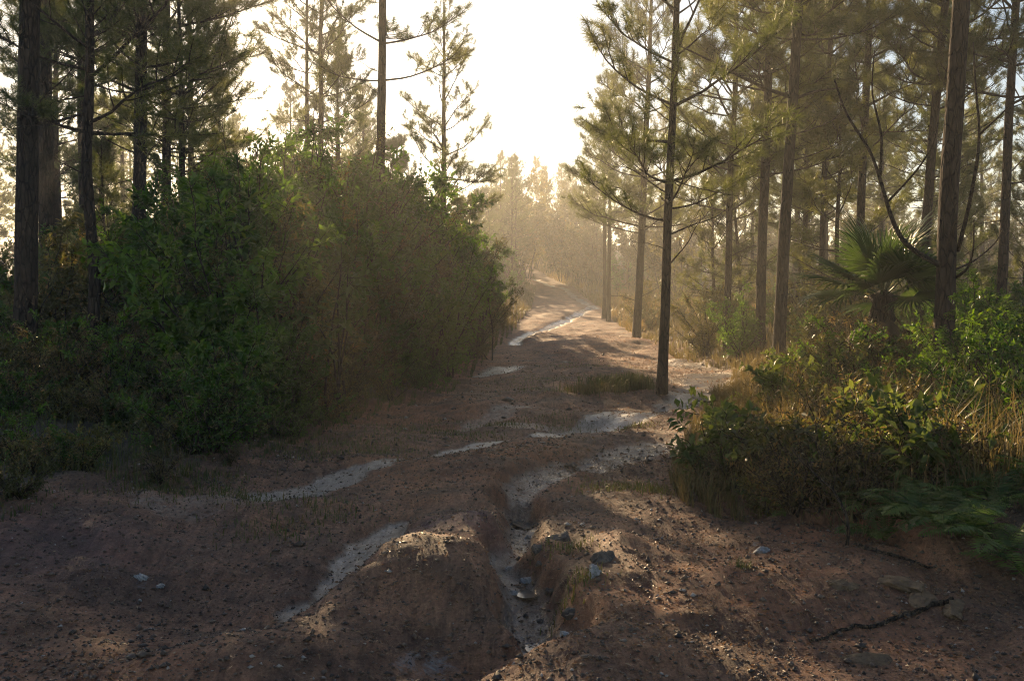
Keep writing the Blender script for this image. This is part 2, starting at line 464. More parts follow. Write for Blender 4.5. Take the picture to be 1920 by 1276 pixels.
def terrain(X, Y, detail=True, masks=False):
    X = np.asarray(X, dtype=np.float64); Y = np.asarray(Y, dtype=np.float64)
    z = base_height(X, Y)
    wob = fbm(X * 0.9, Y * 0.9, 3, 91) * 0.28 + fbm(X * 4.1, Y * 4.1, 2, 19) * 0.10
    dl = left_edge(Y) + wob - X            # positive: beyond the left edge
    dr = X - right_edge(Y) - wob           # positive: beyond the right edge
    z = z + 0.12 * smooth(-0.1, 0.5, dl) + 0.42 * smooth(0.2, 3.0, dl) * smooth(7, 11, Y)
    lip = smooth(5.0, 5.8, Y) * (1 - smooth(6.5, 7.1, Y))
    z = z + 0.17 * lip * smooth(-0.06, 0.10, dr) + 0.20 * smooth(-0.2, 1.6, dr) + 0.15 * smooth(1, 5, dr)
    z = z + 0.16 * fbm(X * 0.33, Y * 0.33, 3, 5) + 0.10 * fbm(X * 1.1, Y * 1.1, 3, 11)
    on_road = (1 - smooth(-0.1, 0.4, dl)) * (1 - smooth(-0.1, 0.4, dr))
    sand = np.zeros(X.shape); wet = np.zeros(X.shape)
    wx = X + 0.12 * fbm(X * 3, Y * 3, 3, 31); wy = Y + 0.12 * fbm(X * 3, Y * 3, 3, 47)
    for pts, hw, hh in RIDGES:
        d, t, s = poly_dist(pts, wx, wy)
        k = np.arange(len(pts))
        w = np.interp(t, k, hw); h = np.interp(t, k, hh)
        z = z + h * np.exp(-(d / w) ** 2)
    for (px, py), w, dep in PITS:
        d = np.hypot(wx - px, wy - py)
        z = z - dep * np.exp(-(d / w) ** 2)
    for i, (pts, hw, dp, st) in enumerate(CHANNELS):
        d, t, s = poly_dist(pts, wx, wy)
        k = np.arange(len(pts))
        w = np.interp(t, k, hw); dep = np.interp(t, k, dp)
        e = d / w
        z = z - dep * (1 - smooth(0.35, 1.9, e))
        sand = np.maximum(sand, st * (1 - smooth(0.55, 1.35, e)))
        wet = np.maximum(wet, (1 - smooth(0.4, 1.6, e)) * (1.0 if i in (5, 4, 6, 9) else 0.55))
    if detail:
        near = 1 - smooth(14, 40, Y)
        rough = fbm(X * 3.1, Y * 3.1, 4, 23, 0.55)
        z = z + (0.022 * rough + 0.009 * fbm(X * 11, Y * 11, 4, 37, 0.6)) * near * (1 - 0.75 * sand)
        clod = np.clip(fbm(X * 26, Y * 26, 2, 71) - 0.12, 0, 1)
        z = z + 0.014 * clod * near * (1 - 0.85 * sand)
        # rills running down the mound faces and across the clay
        rill = np.abs(fbm(X * 2.4 + Y * 0.6, Y * 1.2, 3, 61))
        z = z - 0.010 * (1 - smooth(0.0, 0.07, rill)) * near * on_road * (1 - sand)
    if not masks:
        return z
    forest = np.clip(smooth(-0.05, 0.8, dl) + smooth(0.15, 1.0, dr) * (1 - 0.0 * lip), 0, 1)
    return z, sand * (1 - forest * 0.8), wet, forest, dl, dr

def ground_z(x, y):
    return float(terrain(np.array([x]), np.array([y]), True)[0])

def grow(start, stop, s0, rate, cap=6.0):
    out = [start]; s = s0
    while out[-1] < stop:
        out.append(out[-1] + s); s = min(s * rate, cap)
    return out

ys = list(-np.array(grow(-3.4, 22, 0.06, 1.12))[::-1]) 
ys = ys + list(np.arange(3.42, 8.4, 0.022))
y = ys[-1]
while y < 165:
    y += max(0.022, 0.0055 * (y - 4.4)); ys.append(y)
ys = np.array(ys)
half = list(np.arange(0, 3.6, 0.024)); half = half + grow(half[-1] + 0.025, 100, 0.026, 1.045)
xs = np.array(sorted([-h for h in half[1:]] + half))
GX, GY = np.meshgrid(xs, ys)
Z, sandm, wetm, forestm, DL, DR = terrain(GX, GY, True, True)
nx, ny = len(xs), len(ys)
idx = np.arange(nx * ny).reshape(ny, nx)
quads = np.stack([idx[:-1, :-1], idx[:-1, 1:], idx[1:, 1:], idx[1:, :-1]], -1).reshape(-1, 4)
def blob(u, v, r, X=GX, Y=GY):
    px, py = on_plane(u, v)
    return np.exp(-(np.hypot(X - px, (Y - py)) / r) ** 2)
red = np.clip(0.55 + 0.5 * smooth(13, 26, GY) + 1.1 * blob(900, 890, 1.0) + blob(760, 780, 1.2) + 0.9 * blob(1550, 1030, 0.45) + 0.8 * blob(1350, 1130, 0.8) + 0.9 * blob(1200, 660, 4) + 0.6 * blob(150, 1260, 0.7) + 0.6 * blob(860, 1060, 0.35), 0, 1.3)  # red earth, with far orange haze and sunlit patches painted in
purple = np.clip(1.1 * blob(850, 1025, 0.36) + 0.8 * blob(100, 1060, 0.6) + 0.6 * blob(700, 1060, 0.4), 0, 1)
clay = np.clip(0.55 * blob(800, 1215, 0.35) + 0.5 * blob(960, 1130, 0.25) + 0.5 * blob(265, 1085, 0.14) + 0.45 * blob(1420, 1035, 0.12) + 0.4 * blob(1100, 1050, 0.3) + 0.35 * blob(1060, 745, 0.8), 0, 1)
g_mesh = make_mesh('ground', np.stack([GX, GY, Z], -1).reshape(-1, 3), quads, M['ground'], True,
                   {'sand': sandm.ravel(), 'wet': wetm.ravel(), 'forest': forestm.ravel(), 'red': red.ravel(), 'purple': purple.ravel(), 'clay': clay.ravel()})
ground = tag(link('ground', g_mesh), 'rutted red-brown earth track with pale sand in its channels', 'ground', kind='structure')

# the air: one closed box of even haze round everything
def build_haze(x0, x1, y0, y1, z0, z1):
    bm = bmesh.new()
    bmesh.ops.create_cube(bm, size=1.0)
    for v in bm.verts:
        v.co = Vector(((x0 + x1) / 2 + v.co.x * (x1 - x0), (y0 + y1) / 2 + v.co.y * (y1 - y0), (z0 + z1) / 2 + v.co.z * (z1 - z0)))
    me = bpy.data.meshes.new('haze'); bm.to_mesh(me); bm.free()
    m, nt, out = new_mat('morning_haze')
    pv = nt.nodes.new('ShaderNodeVolumePrincipled')
    pv.inputs['Color'].default_value = (0.93, 0.92, 0.90, 1)
    pv.inputs['Density'].default_value = HAZE_DENSITY
    pv.inputs['Anisotropy'].default_value = HAZE_G
    nt.links.new(pv.outputs[0], out.inputs['Volume'])
    me.materials.append(m)
    return tag(link('haze', me), 'warm morning haze hanging between the pines', 'haze', kind='stuff')
build_haze(-112, 112, -28, 172, float(Z.min()) - 1.0, 18.0)

# ------------------------------------------------------------------ pines
def needles_from_tufts(pos, dirs, per, length, width, spread, seed):
    g = np.random.default_rng(seed)
    pos = np.repeat(np.asarray(pos), per, axis=0); d0 = np.repeat(unit(np.asarray(dirs)), per, axis=0)
    n = len(pos)
    rv = unit(g.normal(size=(n, 3)))
    side = unit(np.cross(d0, rv))
    th = np.radians(g.uniform(spread[0], spread[1], n))[:, None]
    d = unit(d0 * np.cos(th) + side * np.sin(th))
    start = pos - d0 * (g.random((n, 1)) * 0.16)
    L = length * g.uniform(0.65, 1.1, (n, 1))
    w = unit(np.cross(d, unit(g.normal(size=(n, 3))))) * (width / 2)
    tip = start + d * L + np.array([0, 0, -1.0]) * (0.12 * L * g.random((n, 1)))
    V = np.stack([start - w, start + w, tip], 1).reshape(-1, 3)
    T = np.arange(n * 3).reshape(-1, 3)
    return V, T

def branch_skeleton(g, L, curve=0.22, twigs=9, start=0.3):
    """main axis along +X; returns list of (points, radii) tubes and the tufts (pos, dir)"""
    s = np.linspace(0, 1, 9)
    y = L * 0.06 * np.cumsum(g.normal(size=9)) * s * 0.5
    z = L * (0.05 * s + curve * s ** 2.2) + L * 0.018 * np.cumsum(g.normal(size=9)) * s
    main = np.stack([L * s * 0.97, y, z], -1)
    r0 = 0.0085 * L + 0.008
    tubes = [(main, r0 * (1 - 0.72 * s))]
    tp, td = [], []
    def tuft(p, d): tp.append(p); td.append(d)
    ax = unit(main[-1] - main[-2])
    tuft(main[-1], ax); tuft(main[-1] - ax * 0.12, ax)
    for i in range(twigs):
        f = start + (0.97 - start) * (i + g.random() * 0.7) / twigs
        p = np.array([np.interp(f, s, main[:, k]) for k in range(3)])
        sg = 1 if i % 2 else -1
        a = np.radians(g.uniform(32, 68)) * sg
        up = np.radians(g.uniform(8, 45))
        d = np.array([math.cos(a) * math.cos(up), math.sin(a) * math.cos(up), math.sin(up)])
        tl = L * g.uniform(0.16, 0.34) * (1.15 - 0.6 * f)
        k = np.linspace(0, 1, 5)[:, None]
        tw = p + d * tl * k + np.array([0.25, 0, 0.35]) * tl * k ** 2
        tubes.append((tw, np.linspace(r0 * 0.42, r0 * 0.2, 5)))
        e = unit(tw[-1] - tw[-2])
        tuft(tw[-1], e)
        tuft(tw[-1] + g.normal(size=3) * 0.07, unit(e + g.normal(size=3) * 0.6))
        if tl > 0.28: tuft(tw[3], unit(e + g.normal(size=3) * 0.5))
        if tl > 0.42:
            q = tw[2] + np.array([g.normal() * 0.1, sg * 0.16, 0.12])
            tubes.append((np.array([tw[2], (tw[2] + q) / 2, q]), np.array([r0 * 0.25, r0 * 0.2, r0 * 0.15])))
            tuft(q, unit(q - tw[2]))
    return tubes, tp, td

BRANCH = []      # (wood mesh, needle mesh, length)
for k in range(12):
    g = np.random.default_rng(100 + k)
    L = 1.7
    tubes, tp, td = branch_skeleton(g, L, curve=g.uniform(0.08, 0.34), twigs=int(g.integers(8, 12)), start=g.uniform(0.25, 0.45))
    wood = Geo()
    for pts, rad in tubes: wood.tube(pts, rad, 5)
    V, T = needles_from_tufts(tp, td, 62, 0.20, 0.0066, (6, 95), 300 + k)
    BRANCH.append((wood.mesh('branch_wood', M['twig'], True), make_mesh('branch_needles', V, T, M['needle']), L))
DEAD = []
for k in range(7):
    g = np.random.default_rng(200 + k)
    L = 1.2
    s = np.linspace(0, 1, 9)
    main = np.stack([L * s, L * 0.05 * np.cumsum(g.normal(size=9)) * s, L * (g.uniform(-0.1, 0.25) * s + g.uniform(-0.1, 0.28) * s ** 2)], -1)
    wood = Geo(); wood.tube(main, 0.016 * (1 - 0.75 * s), 5)
    for i in range(int(g.integers(1, 5))):
        f = g.uniform(0.3, 0.9); p = np.array([np.interp(f, s, main[:, j]) for j in range(3)])
        a = g.uniform(-1.1, 1.1); d = np.array([math.cos(a), math.sin(a), g.uniform(-0.2, 0.6)])
        tl = g.uniform(0.15, 0.4)
        wood.tube(np.array([p, p + d * tl * 0.5, p + d * tl + np.array([0, 0, 0.06])]), [0.007, 0.005, 0.003], 4)
    DEAD.append((wood.mesh('dead_branch_wood', M['twig'], True), L))

def trunk_mesh(h, r_base, r_top, lean, seed, rings=34, sides=14, buried=0.25):
    g = np.random.default_rng(seed)
    s = np.linspace(0, 1, rings)
    wob = np.stack([np.interp(s, np.linspace(0, 1, 7), np.concatenate([[0], g.normal(size=6) * r_base * 0.22])),
                    np.interp(s, np.linspace(0, 1, 7), np.concatenate([[0], g.normal(size=6) * r_base * 0.22]))], -1)
    pts = np.stack([lean[0] * s + wob[:, 0], lean[1] * s + wob[:, 1], -buried + (h + buried) * s], -1)
    zz = pts[:, 2]
    rad = r_base * (1 - s) ** 0.75 + r_top * (1 - (1 - s) ** 0.75)
    rad = rad * (1 + 0.28 * np.exp(-np.clip(zz, 0, None) / 0.22))
    geo = Geo(); geo.tube(pts, rad, sides, True, 0.13, seed)
    axis = lambda z: np.array([np.interp(z, zz, pts[:, 0]), np.interp(z, zz, pts[:, 1]), z])
    radius = lambda z: float(np.interp(z, zz, rad))
    return geo, axis, radius

def whorl_plan(g, h, crown0, max_len, gap, per, droop=0.0, min_len=0.45):
    """(height, azimuth, inclination, length) for each live branch"""
    out = []; z = crown0; a0 = g.random() * 6.28
    while z < h - 0.15:
        f = (z - crown0) / max(h - crown0, 0.1)
        prof = (0.62 + 0.38 * min(1, f / 0.25)) * (1 - f) ** 0.7 + 0.16
        n = int(g.integers(per[0], per[1] + 1))
        for i in range(n):
            az = a0 + i / n * 6.28 + g.normal() * 0.3
            inc = np.radians(4 + 46 * f + g.normal() * 9 - droop * (1 - f))
            out.append((z + g.normal() * 0.07, az, inc, max(min_len, max_len * prof * g.uniform(0.72, 1.12))))
        z += gap * g.uniform(0.75, 1.25); a0 += 1.1
    return out

def pine(loc, h, r, label, lean=(0, 0), crown0=2.5, max_len=1.9, gap=0.55, per=(3, 5), dead=8, dead_from=0.8, seed=1, group='pines along the track', r_top=0.02, extra=None, droop=0.0):
    g = np.random.default_rng(seed)
    x, y = loc
    z = ground_z(x, y)
    root = tag(empty('pine_tree', (x, y, z)), label, 'tree', group)
    geo, axis, radius = trunk_mesh(h, r, r_top, lean, seed)
    link('trunk', geo.mesh('pine_trunk', M['bark'], True), root)
    for (bz, az, inc, bl) in whorl_plan(g, h, crown0, max_len, gap, per, droop):
        w, n, L = BRANCH[int(g.integers(len(BRANCH)))]
        s = bl / L
        # keep needle size true: choose a uniform scale close to one
        s = min(max(s, 0.55), 1.5)
        b = link('branch', w, root, axis(bz), Euler((g.normal() * 0.35, -inc, az)), s)
        link('needles', n, b)
    for i in range(dead):
        bz = dead_from + (crown0 + 0.8 - dead_from) * (i + g.random()) / dead
        w, L = DEAD[int(g.integers(len(DEAD)))]
        link('dead_branch', w, root, axis(bz), Euler((g.normal() * 0.6, -np.radians(g.normal() * 14 + 6), g.random() * 6.28)), g.uniform(0.35, 1.15))
    if extra:
        extra(root, axis, radius)
    return root

def base_xy(u, depth):
    return ((u - 960) / FPX * depth / math.cos(PITCH) * 1.0, depth)

def lean_for(u0, v0, u1, depth, h):
    """sideways lean so that the trunk passes through u1 at the top edge of the frame"""
    ztop = at_depth(u1, 0, depth)
    zb = at_depth(u0, v0, depth)
    k = h / max(ztop.z - zb.z, 1.0)
    return ((ztop.x - zb.x) * k, 0.0)

def special_limbs(paths, name='dead_branch'):
    def f(root, axis, radius):
        o = root.location
        for pix, depth, r0 in paths:
            pts = np.array([np.array(at_depth(u, v, depth + dd)) - np.array(o) for u, v, dd in pix])
            # resample smoothly
            t = np.linspace(0, len(pts) - 1, len(pts) * 4 - 3)
            k = np.arange(len(pts))
            P = np.stack([np.interp(t, k, pts[:, j]) for j in range(3)], -1)
            for _ in range(3):
                P[1:-1] = 0.25 * P[:-2] + 0.5 * P[1:-1] + 0.25 * P[2:]
            G = Geo(); G.tube(P, np.linspace(r0, r0 * 0.3, len(P)), 7, True, 0.12)
            link(name, G.mesh('bare_limb', M['twig'], True), root)
    return f

def add_pine(u0, v0, u1, depth, h, r, label, **kw):
    x, y = base_xy(u0, depth)
    return pine((x, y), h, r, label, lean=lean_for(u0, v0, u1, depth, h), **kw)

# left group
add_pine(45, 775, 49, 13.2, 15.5, 0.152, 'thick bare pine trunk at the far left edge', crown0=8.5, max_len=2.6, dead=5, dead_from=2.5, seed=11, gap=0.6)
add_pine(96, 700, 76, 19.5, 15.0, 0.17, 'grey pine trunk just right of the thick leftmost trunk', crown0=6.8, max_len=2.6, dead=7, dead_from=2.5, seed=12)
add_pine(172, 770, 164, 13.6, 8.2, 0.085, 'slender young pine with long level branches, third trunk from the left', crown0=3.1, max_len=2.3, gap=0.6, per=(2, 4), dead=5, dead_from=1.8, seed=13)
add_pine(160, 700, 157, 21.5, 14.5, 0.15, 'pine trunk half hidden behind the slender young pine', crown0=5.2, max_len=2.4, dead=8, dead_from=2.5, seed=14)
add_pine(266, 700, 265, 18.5, 14.5, 0.135, 'straight pine rising out of the left thicket', crown0=4.6, max_len=2.6, dead=6, dead_from=2.5, seed=15)
add_pine(312, 650, 311, 26.0, 15.0, 0.14, 'pine set back to the right of the straight thicket pine', crown0=4.6, max_len=2.8, dead=6, dead_from=3, seed=16)
add_pine(574, 600, 578, 30, 11.5, 0.085, 'left one of two slim pale trunks above the thicket', crown0=6.2, max_len=1.7, gap=0.75, per=(2, 3), dead=4, dead_from=4, seed=17)
add_pine(600, 600, 602, 29, 12.3, 0.10, 'right one of two slim pale trunks above the thicket', crown0=5.8, max_len=2.1, gap=0.62, per=(3, 4), dead=5, dead_from=4, seed=18)
add_pine(706, 600, 716, 24, 15.0, 0.135, 'tall bare pine trunk above the middle of the thicket', crown0=6.0, max_len=2.4, gap=0.8, per=(1, 3), dead=5, dead_from=3.5, seed=19)
add_pine(828, 610, 833, 29, 9.4, 0.10, 'open tapering pine alone against the white sky', crown0=2.6, max_len=2.1, gap=0.72, per=(2, 4), dead=2, dead_from=2.4, seed=20)
# right group
add_pine(1132, 560, 1136, 48, 10.0, 0.10, 'far pine by the bend, left of a pair', crown0=4.5, max_len=2.0, dead=4, seed=30)
add_pine(1141, 565, 1146, 46, 10.5, 0.10, 'far pine by the bend, right of a pair', crown0=4.5, max_len=2.0, dead=4, seed=31)
add_pine(1192, 634, 1222, 33, 13.0, 0.14, 'stout pine at the track edge behind the slim pine', crown0=3.6, max_len=3.0, gap=0.6, dead=7, seed=32)
add_pine(1240, 745, 1270, 15.2, 8.6, 0.078, 'slim dark pine standing between the two tracks', crown0=2.7, max_len=2.05, gap=0.58, per=(2, 4), dead=7, dead_from=1.5, seed=33, droop=-4)
add_pine(1362, 640, 1379, 24, 12.5, 0.088, 'slim pine behind the bushes right of the track', crown0=3.3, max_len=2.3, dead=9, dead_from=1.5, seed=34)
add_pine(1425, 640, 1442, 22, 14.0, 0.115, 'straight brown pine left of the leaning dark pine', crown0=3.9, max_len=2.5, dead=9, dead_from=1.8, seed=35)
add_pine(1459, 690, 1498, 18.5, 15.0, 0.118, 'dark leaning pine with a broad base beside the sunlit herbs', crown0=6.0, max_len=2.6, dead=7, dead_from=1.8, seed=36,
         extra=special_limbs([([(1488, 183, 0), (1450, 172, -0.2), (1400, 150, -0.5), (1330, 112, -0.9), (1260, 80, -1.2)], 18.5, 0.04),
                              ([(1490, 185, 0), (1530, 170, -0.2), (1575, 165, -0.3)], 18.5, 0.035)]))
add_pine(1503, 560, 1520, 31, 12.5, 0.085, 'thin pine of the close pair behind the palm', crown0=3.2, max_len=2.2, dead=9, dead_from=1.5, seed=37)
add_pine(1533, 560, 1556, 29, 13.0, 0.10, 'thicker pine of the close pair behind the palm', crown0=3.4, max_len=2.3, dead=9, dead_from=1.5, seed=38)
add_pine(1604, 580, 1628, 24, 14.0, 0.115, 'brown pine trunk rising right behind the fan palm', crown0=4.6, max_len=2.5, dead=7, dead_from=2.0, seed=39)
add_pine(1718, 600, 1768, 20.5, 14.5, 0.11, 'pine leaning to the right between palm and dark trunk', crown0=5.0, max_len=2.5, dead=7, dead_from=2.0, seed=40)
add_pine(1768, 800, 1803, 11.6, 15.0, 0.118, 'nearest dark pine with long curved bare limbs', crown0=7.2, max_len=2.4, dead=4, dead_from=1.6, seed=41,
         extra=special_limbs([([(1765, 498, 0), (1725, 478, -0.2), (1690, 450, -0.35), (1668, 400, -0.4), (1655, 350, -0.4), (1632, 280, -0.4), (1585, 215, -0.4), (1565, 150, -0.4)], 11.6, 0.034),
                              ([(1650, 330, -0.4), (1655, 250, -0.5), (1632, 175, -0.6), (1640, 95, -0.7)], 11.6, 0.018),
                              ([(1665, 378, -0.4), (1720, 320, -0.6), (1752, 270, -0.8), (1758, 230, -0.9)], 11.6, 0.014),
                              ([(1796, 470, 0), (1812, 410, -0.3), (1830, 320, -0.5), (1838, 250, -0.6), (1828, 150, -0.6), (1825, 80, -0.6)], 11.6, 0.026),
                              ([(1838, 250, -0.6), (1870, 222, -0.8), (1905, 185, -1.0)], 11.6, 0.014),
                              ([(1792, 520, 0), (1815, 505, -0.4), (1826, 470, -0.6), (1826, 412, -0.7)], 11.6, 0.018),
                              ([(1792, 505, 0), (1830, 488, 0.3), (1868, 455, 0.5), (1880, 430, 0.6)], 11.6, 0.014)]))
add_pine(1872, 600, 1901, 19.5, 14.5, 0.10, 'pine trunk beyond the dark one near the right edge', crown0=5.0, max_len=2.4, dead=8, dead_from=2.0, seed=42)

# trees of the stands behind: joined prototypes, copied
def proto_pine(seed, h, crown0, max_len, r):
    g = np.random.default_rng(seed)
    geo, axis, radius = trunk_mesh(h, r, 0.015, (g.normal() * 0.3, g.normal() * 0.3), seed, 20, 8)
    tp, td = [], []
    for (bz, az, inc, bl) in whorl_plan(g, h, crown0, max_len, 0.62, (3, 4)):
        tubes, p, d = branch_skeleton(g, bl, g.uniform(0.08, 0.32), int(g.integers(6, 9)), 0.3)
        m = np.array(Euler((g.normal() * 0.3, -inc, az)).to_matrix())
        o = axis(bz)
        for pts, rad in tubes[:1] + tubes[1::2]: geo.tube(pts @ m.T + o, rad, 4)
        tp += list(np.array(p) @ m.T + o); td += list(np.array(d) @ m.T)
    for i in range(10):
        bz = g.uniform(1.0, crown0 + 1); az = g.random() * 6.28; L = g.uniform(0.4, 1.4)
        d = np.array([math.cos(az), math.sin(az), g.uniform(-0.1, 0.25)])
        o = axis(bz)
        geo.tube(np.array([o, o + d * L * 0.5 + [0, 0, 0.03], o + d * L + [0, 0, 0.1]]), [0.018, 0.012, 0.006], 4)
    V, T = needles_from_tufts(tp, td, 32, 0.23, 0.014, (6, 95), seed + 5)
    return geo.mesh('pine_trunk', M['bark'], True), make_mesh('pine_crown', V, T, M['needle']), h

PROTO = [proto_pine(500, 13, 4.2, 2.5, 0.14), proto_pine(501, 13, 5.2, 2.2, 0.12), proto_pine(502, 12, 3.4, 2.6, 0.13), proto_pine(503, 14, 5.5, 2.7, 0.16), proto_pine(504, 7, 1.2, 1.8, 0.075), proto_pine(505, 6, 0.9, 1.7, 0.07)]

SKY_U = np.array([-400, 395, 420, 540, 556, 690, 705, 770, 790, 900, 925, 940, 1000, 1060, 1085, 1110, 1160, 1230, 1290, 2400])
SKY_V = np.array([-200, -150, 190, 205, 60, 60, 240, 270, 330, 350, 345, 285, 275, 300, 345, 330, 190, 60, -100, -200])

def stand(n, u_range, d_range, label, group, seed, hmin=9.5, hmax=14.5, small=0.0, sep=1.6):
    g = np.random.default_rng(seed); placed = []; tries = 0
    while len(placed) < n and tries < 4000:
        tries += 1
        u = g.uniform(*u_range); d = math.exp(g.uniform(math.log(d_range[0]), math.log(d_range[1])))
        x, y = base_xy(u, d)
        if left_edge(y) - 1.2 < x < right_edge(y) + 1.2: continue
        if any(math.hypot(x - a, y - b) < sep for a, b in placed): continue
        z = ground_z(x, y)
        top = CAM_H + (545 - float(np.min(np.interp(np.linspace(u - 55 * 25 / d, u + 55 * 25 / d, 5), SKY_U, SKY_V) if False else np.interp(u, SKY_U, SKY_V)))) / FPX * d
        h = min(g.uniform(hmin, hmax), (top - z) * g.uniform(0.86, 1.0))
        if g.random() < small: h = min(h, g.uniform(4.5, 7))
        if h < 3.5: continue
        tm, cm, ph = PROTO[int(g.integers(4)) if h > 8 else 4 + int(g.integers(2))]
        s = h / ph
        root = tag(empty('pine_tree', (x, y, z), g.random() * 6.28, s), label, 'tree', group)
        link('trunk', tm, root); link('crown', cm, root)
        placed.append((x, y))
    return placed

stand(12, (1240, 2050), (26, 48), 'slender hazy pine in the right stand behind the dark trunks', 'pines of the right stand', 61, small=0.15)
stand(14, (1160, 1960), (48, 95), 'faint far pine deep in the golden haze on the right', 'far pines on the right', 62, sep=2.2)
stand(6, (1270, 1980), (21, 40), 'young bushy pine among the right trunks', 'young pines on the right', 67, hmin=4.2, hmax=7.5, sep=1.8)
stand(3, (-80, 440), (17, 34), 'young bushy pine among the left trunks', 'young pines on the left', 68, hmin=4.2, hmax=7.0, sep=1.8)
stand(2, (325, 392), (23, 36), 'added shade pine between the set-back pine and the open sky', 'added pines shading the left foreground', 69, hmin=10.5, hmax=13.5, sep=1.5)  # added pines whose crowns block the sun from the left foreground
stand(6, (-120, 325), (26, 46), 'hazy pine behind the trunks on the left', 'pines of the left stand', 63, small=0.3)
stand(12, (400, 900), (30, 60), 'low pine crown showing just over the left thicket', 'pines behind the thicket', 64, hmin=5, hmax=12)
stand(16, (-60, 900), (55, 95), 'faint far pine beyond the left thicket', 'far pines on the left', 65, sep=2.2)
stand(16, (915, 1120), (72, 120), 'misty far pine closing the view at the end of the track', 'pines at the end of the track', 66, sep=2.0)

# ------------------------------------------------------------------ shrubs
def leaves_at(P, D, U, length, width, g, fold=0.22, droop=0.25):
    """folded pointed leaves: base P, direction D, up-ish U"""
    n = len(P)
    D = unit(D); S = unit(np.cross(D, U)); N = unit(np.cross(S, D))
    L = (length * g.uniform(0.6, 1.15, (n, 1))); W = L * width * 0.5
    b = P; tip = P + D * L - N * L * droop * g.random((n, 1))
    m = P + D * L * 0.48
    l = m - S * W + N * W * fold * 2; r = m + S * W + N * W * fold * 2
    V = np.stack([b, l, tip, r], 1).reshape(-1, 3)
    k = np.arange(n)[:, None] * 4
    T = np.vstack([k + np.array([0, 2, 1]), k + np.array([0, 3, 2])])
    return V, T

def make_shrub(seed, height, radius, stems, twigs, leaves, leaf_len, leaf_w, leaf_mat, arch=0.35, low=0.12):
    g = np.random.default_rng(seed)
    wood = Geo(); P, D, U = [], [], []
    for i in range(stems):
        az = i / stems * 6.28 + g.normal() * 0.35
        out = radius * math.sqrt(g.uniform(0.03, 1.0))
        hh = height * g.uniform(0.6, 1.0) * (1 - 0.38 * (out / radius) ** 2)
        k = np.linspace(0, 1, 8)
        px = out * k ** (1 + arch); base = g.normal(size=2) * radius * 0.12
        pts = np.stack([base[0] + px * math.cos(az), base[1] + px * math.sin(az), hh * k], -1)
        pts[1:, :2] += np.cumsum(g.normal(size=(7, 2)) * 0.025 * height * 0.4, axis=0)
        r0 = 0.006 + 0.0045 * height
        wood.tube(pts, r0 * (1 - 0.8 * k), 4)
        for j in range(twigs):
            if j % 4 == 0:
                fc = low + (1 - low) * (j + 2 + g.normal() * 0.8) / twigs; bias = g.normal(size=3) * np.array([1, 1, 0.6])
            f = min(1.0, max(low, fc + g.normal() * 0.025))
            p = np.array([np.interp(f, k, pts[:, c]) for c in range(3)])
            d = unit(np.array([math.cos(az) * 0.5, math.sin(az) * 0.5, 0.35]) + bias * 0.75 + g.normal(size=3) * 0.4)
            tl = g.uniform(0.16, 0.42) * (0.55 + 0.25 * height) * (1.15 - 0.55 * f)
            e = p + d * tl + np.array([0, 0, 0.12 * tl])
            wood.tube(np.array([p, (p + e) / 2 + g.normal(size=3) * 0.015, e]), [0.0045, 0.0035, 0.002], 3)
            q = np.linspace(0.12, 1.0, leaves)[:, None]
            lp = p + (e - p) * q
            sd = unit(np.cross(d, g.normal(size=3)))
            alt = np.where(np.arange(leaves) % 2 == 0, 1.0, -1.0)[:, None]
            ld = unit(d * 0.55 + sd * alt * 0.9 + g.normal(size=(leaves, 3)) * 0.35)
            P.append(lp); D.append(ld); U.append(np.tile([0, 0, 1.0], (leaves, 1)) + g.normal(size=(leaves, 3)) * 0.45)
    V, T = leaves_at(np.vstack(P), np.vstack(D), np.vstack(U), leaf_len, leaf_w, g)
    return wood.mesh('shrub_stems', M['twig']), make_mesh('shrub_foliage', V, T, leaf_mat), height

SHRUB = {
    'tall': [make_shrub(700 + i, 3.4, 1.4, [18, 15, 14, 17, 13][i], 28, [17, 14, 12, 16, 12][i], [0.075, 0.11, 0.14, 0.085, 0.12][i], [0.4, 0.42, 0.46, 0.5, 0.36][i], [M['leaf_olive'], M['leaf'], M['leaf'], M['leaf'], M['leaf_bright']][i], low=0.05) for i in range(5)],
    'mid': [make_shrub(710 + i, 2.0, 1.05, 15, 20, 14, [0.08, 0.07, 0.12, 0.10][i], 0.44, [M['leaf'], M['leaf_olive'], M['leaf'], M['leaf_olive']][i], low=0.03) for i in range(4)],
    'low': [make_shrub(720 + i, 0.95, 0.62, 14, 11, 12, 0.06, [0.42, 0.3, 0.5, 0.28][i], [M['leaf'], M['leaf_olive'], M['leaf_olive'], M['leaf_dry']][i], low=0.05) for i in range(4)],
    'herb': [make_shrub(730 + i, 0.7, 0.34, 9, 9, 9, [0.05, 0.075, 0.10, 0.045][i], [0.3, 0.42, 0.5, 0.35][i], [M['leaf_dry'], M['leaf_olive'], M['leaf_bright'], M['leaf_dry']][i], low=0.1) for i in range(4)],
    'big': [make_shrub(740 + i, 3.3, 0.55, 5, 8, 6, 0.17, 0.42, M['leaf_bright'], low=0.6) for i in range(2)],
    'tree': [make_shrub(760 + i, 9.0, 2.6, 12, 24, 12, 0.34, 0.5, M['leaf_olive'], low=0.22) for i in range(2)],
    'far': [make_shrub(750 + i, 1.7, 1.0, 9, 10, 9, 0.11, 0.5, M['leaf_olive'] if i else M['leaf'], low=0.1) for i in range(2)],
}
def shrub(kind, x, y, h, label, group, g, name='shrub', cat='shrub', sink=0.03, var=None):
    lib = SHRUB[kind]
    st, fo, hh = lib[int(g.integers(len(lib))) if var is None else var]
    root = tag(empty(name, (x, y, ground_z(x, y) - sink), g.random() * 6.28, h / hh), label, cat, group)
    link('stems', st, root); link('foliage', fo, root)
    return root

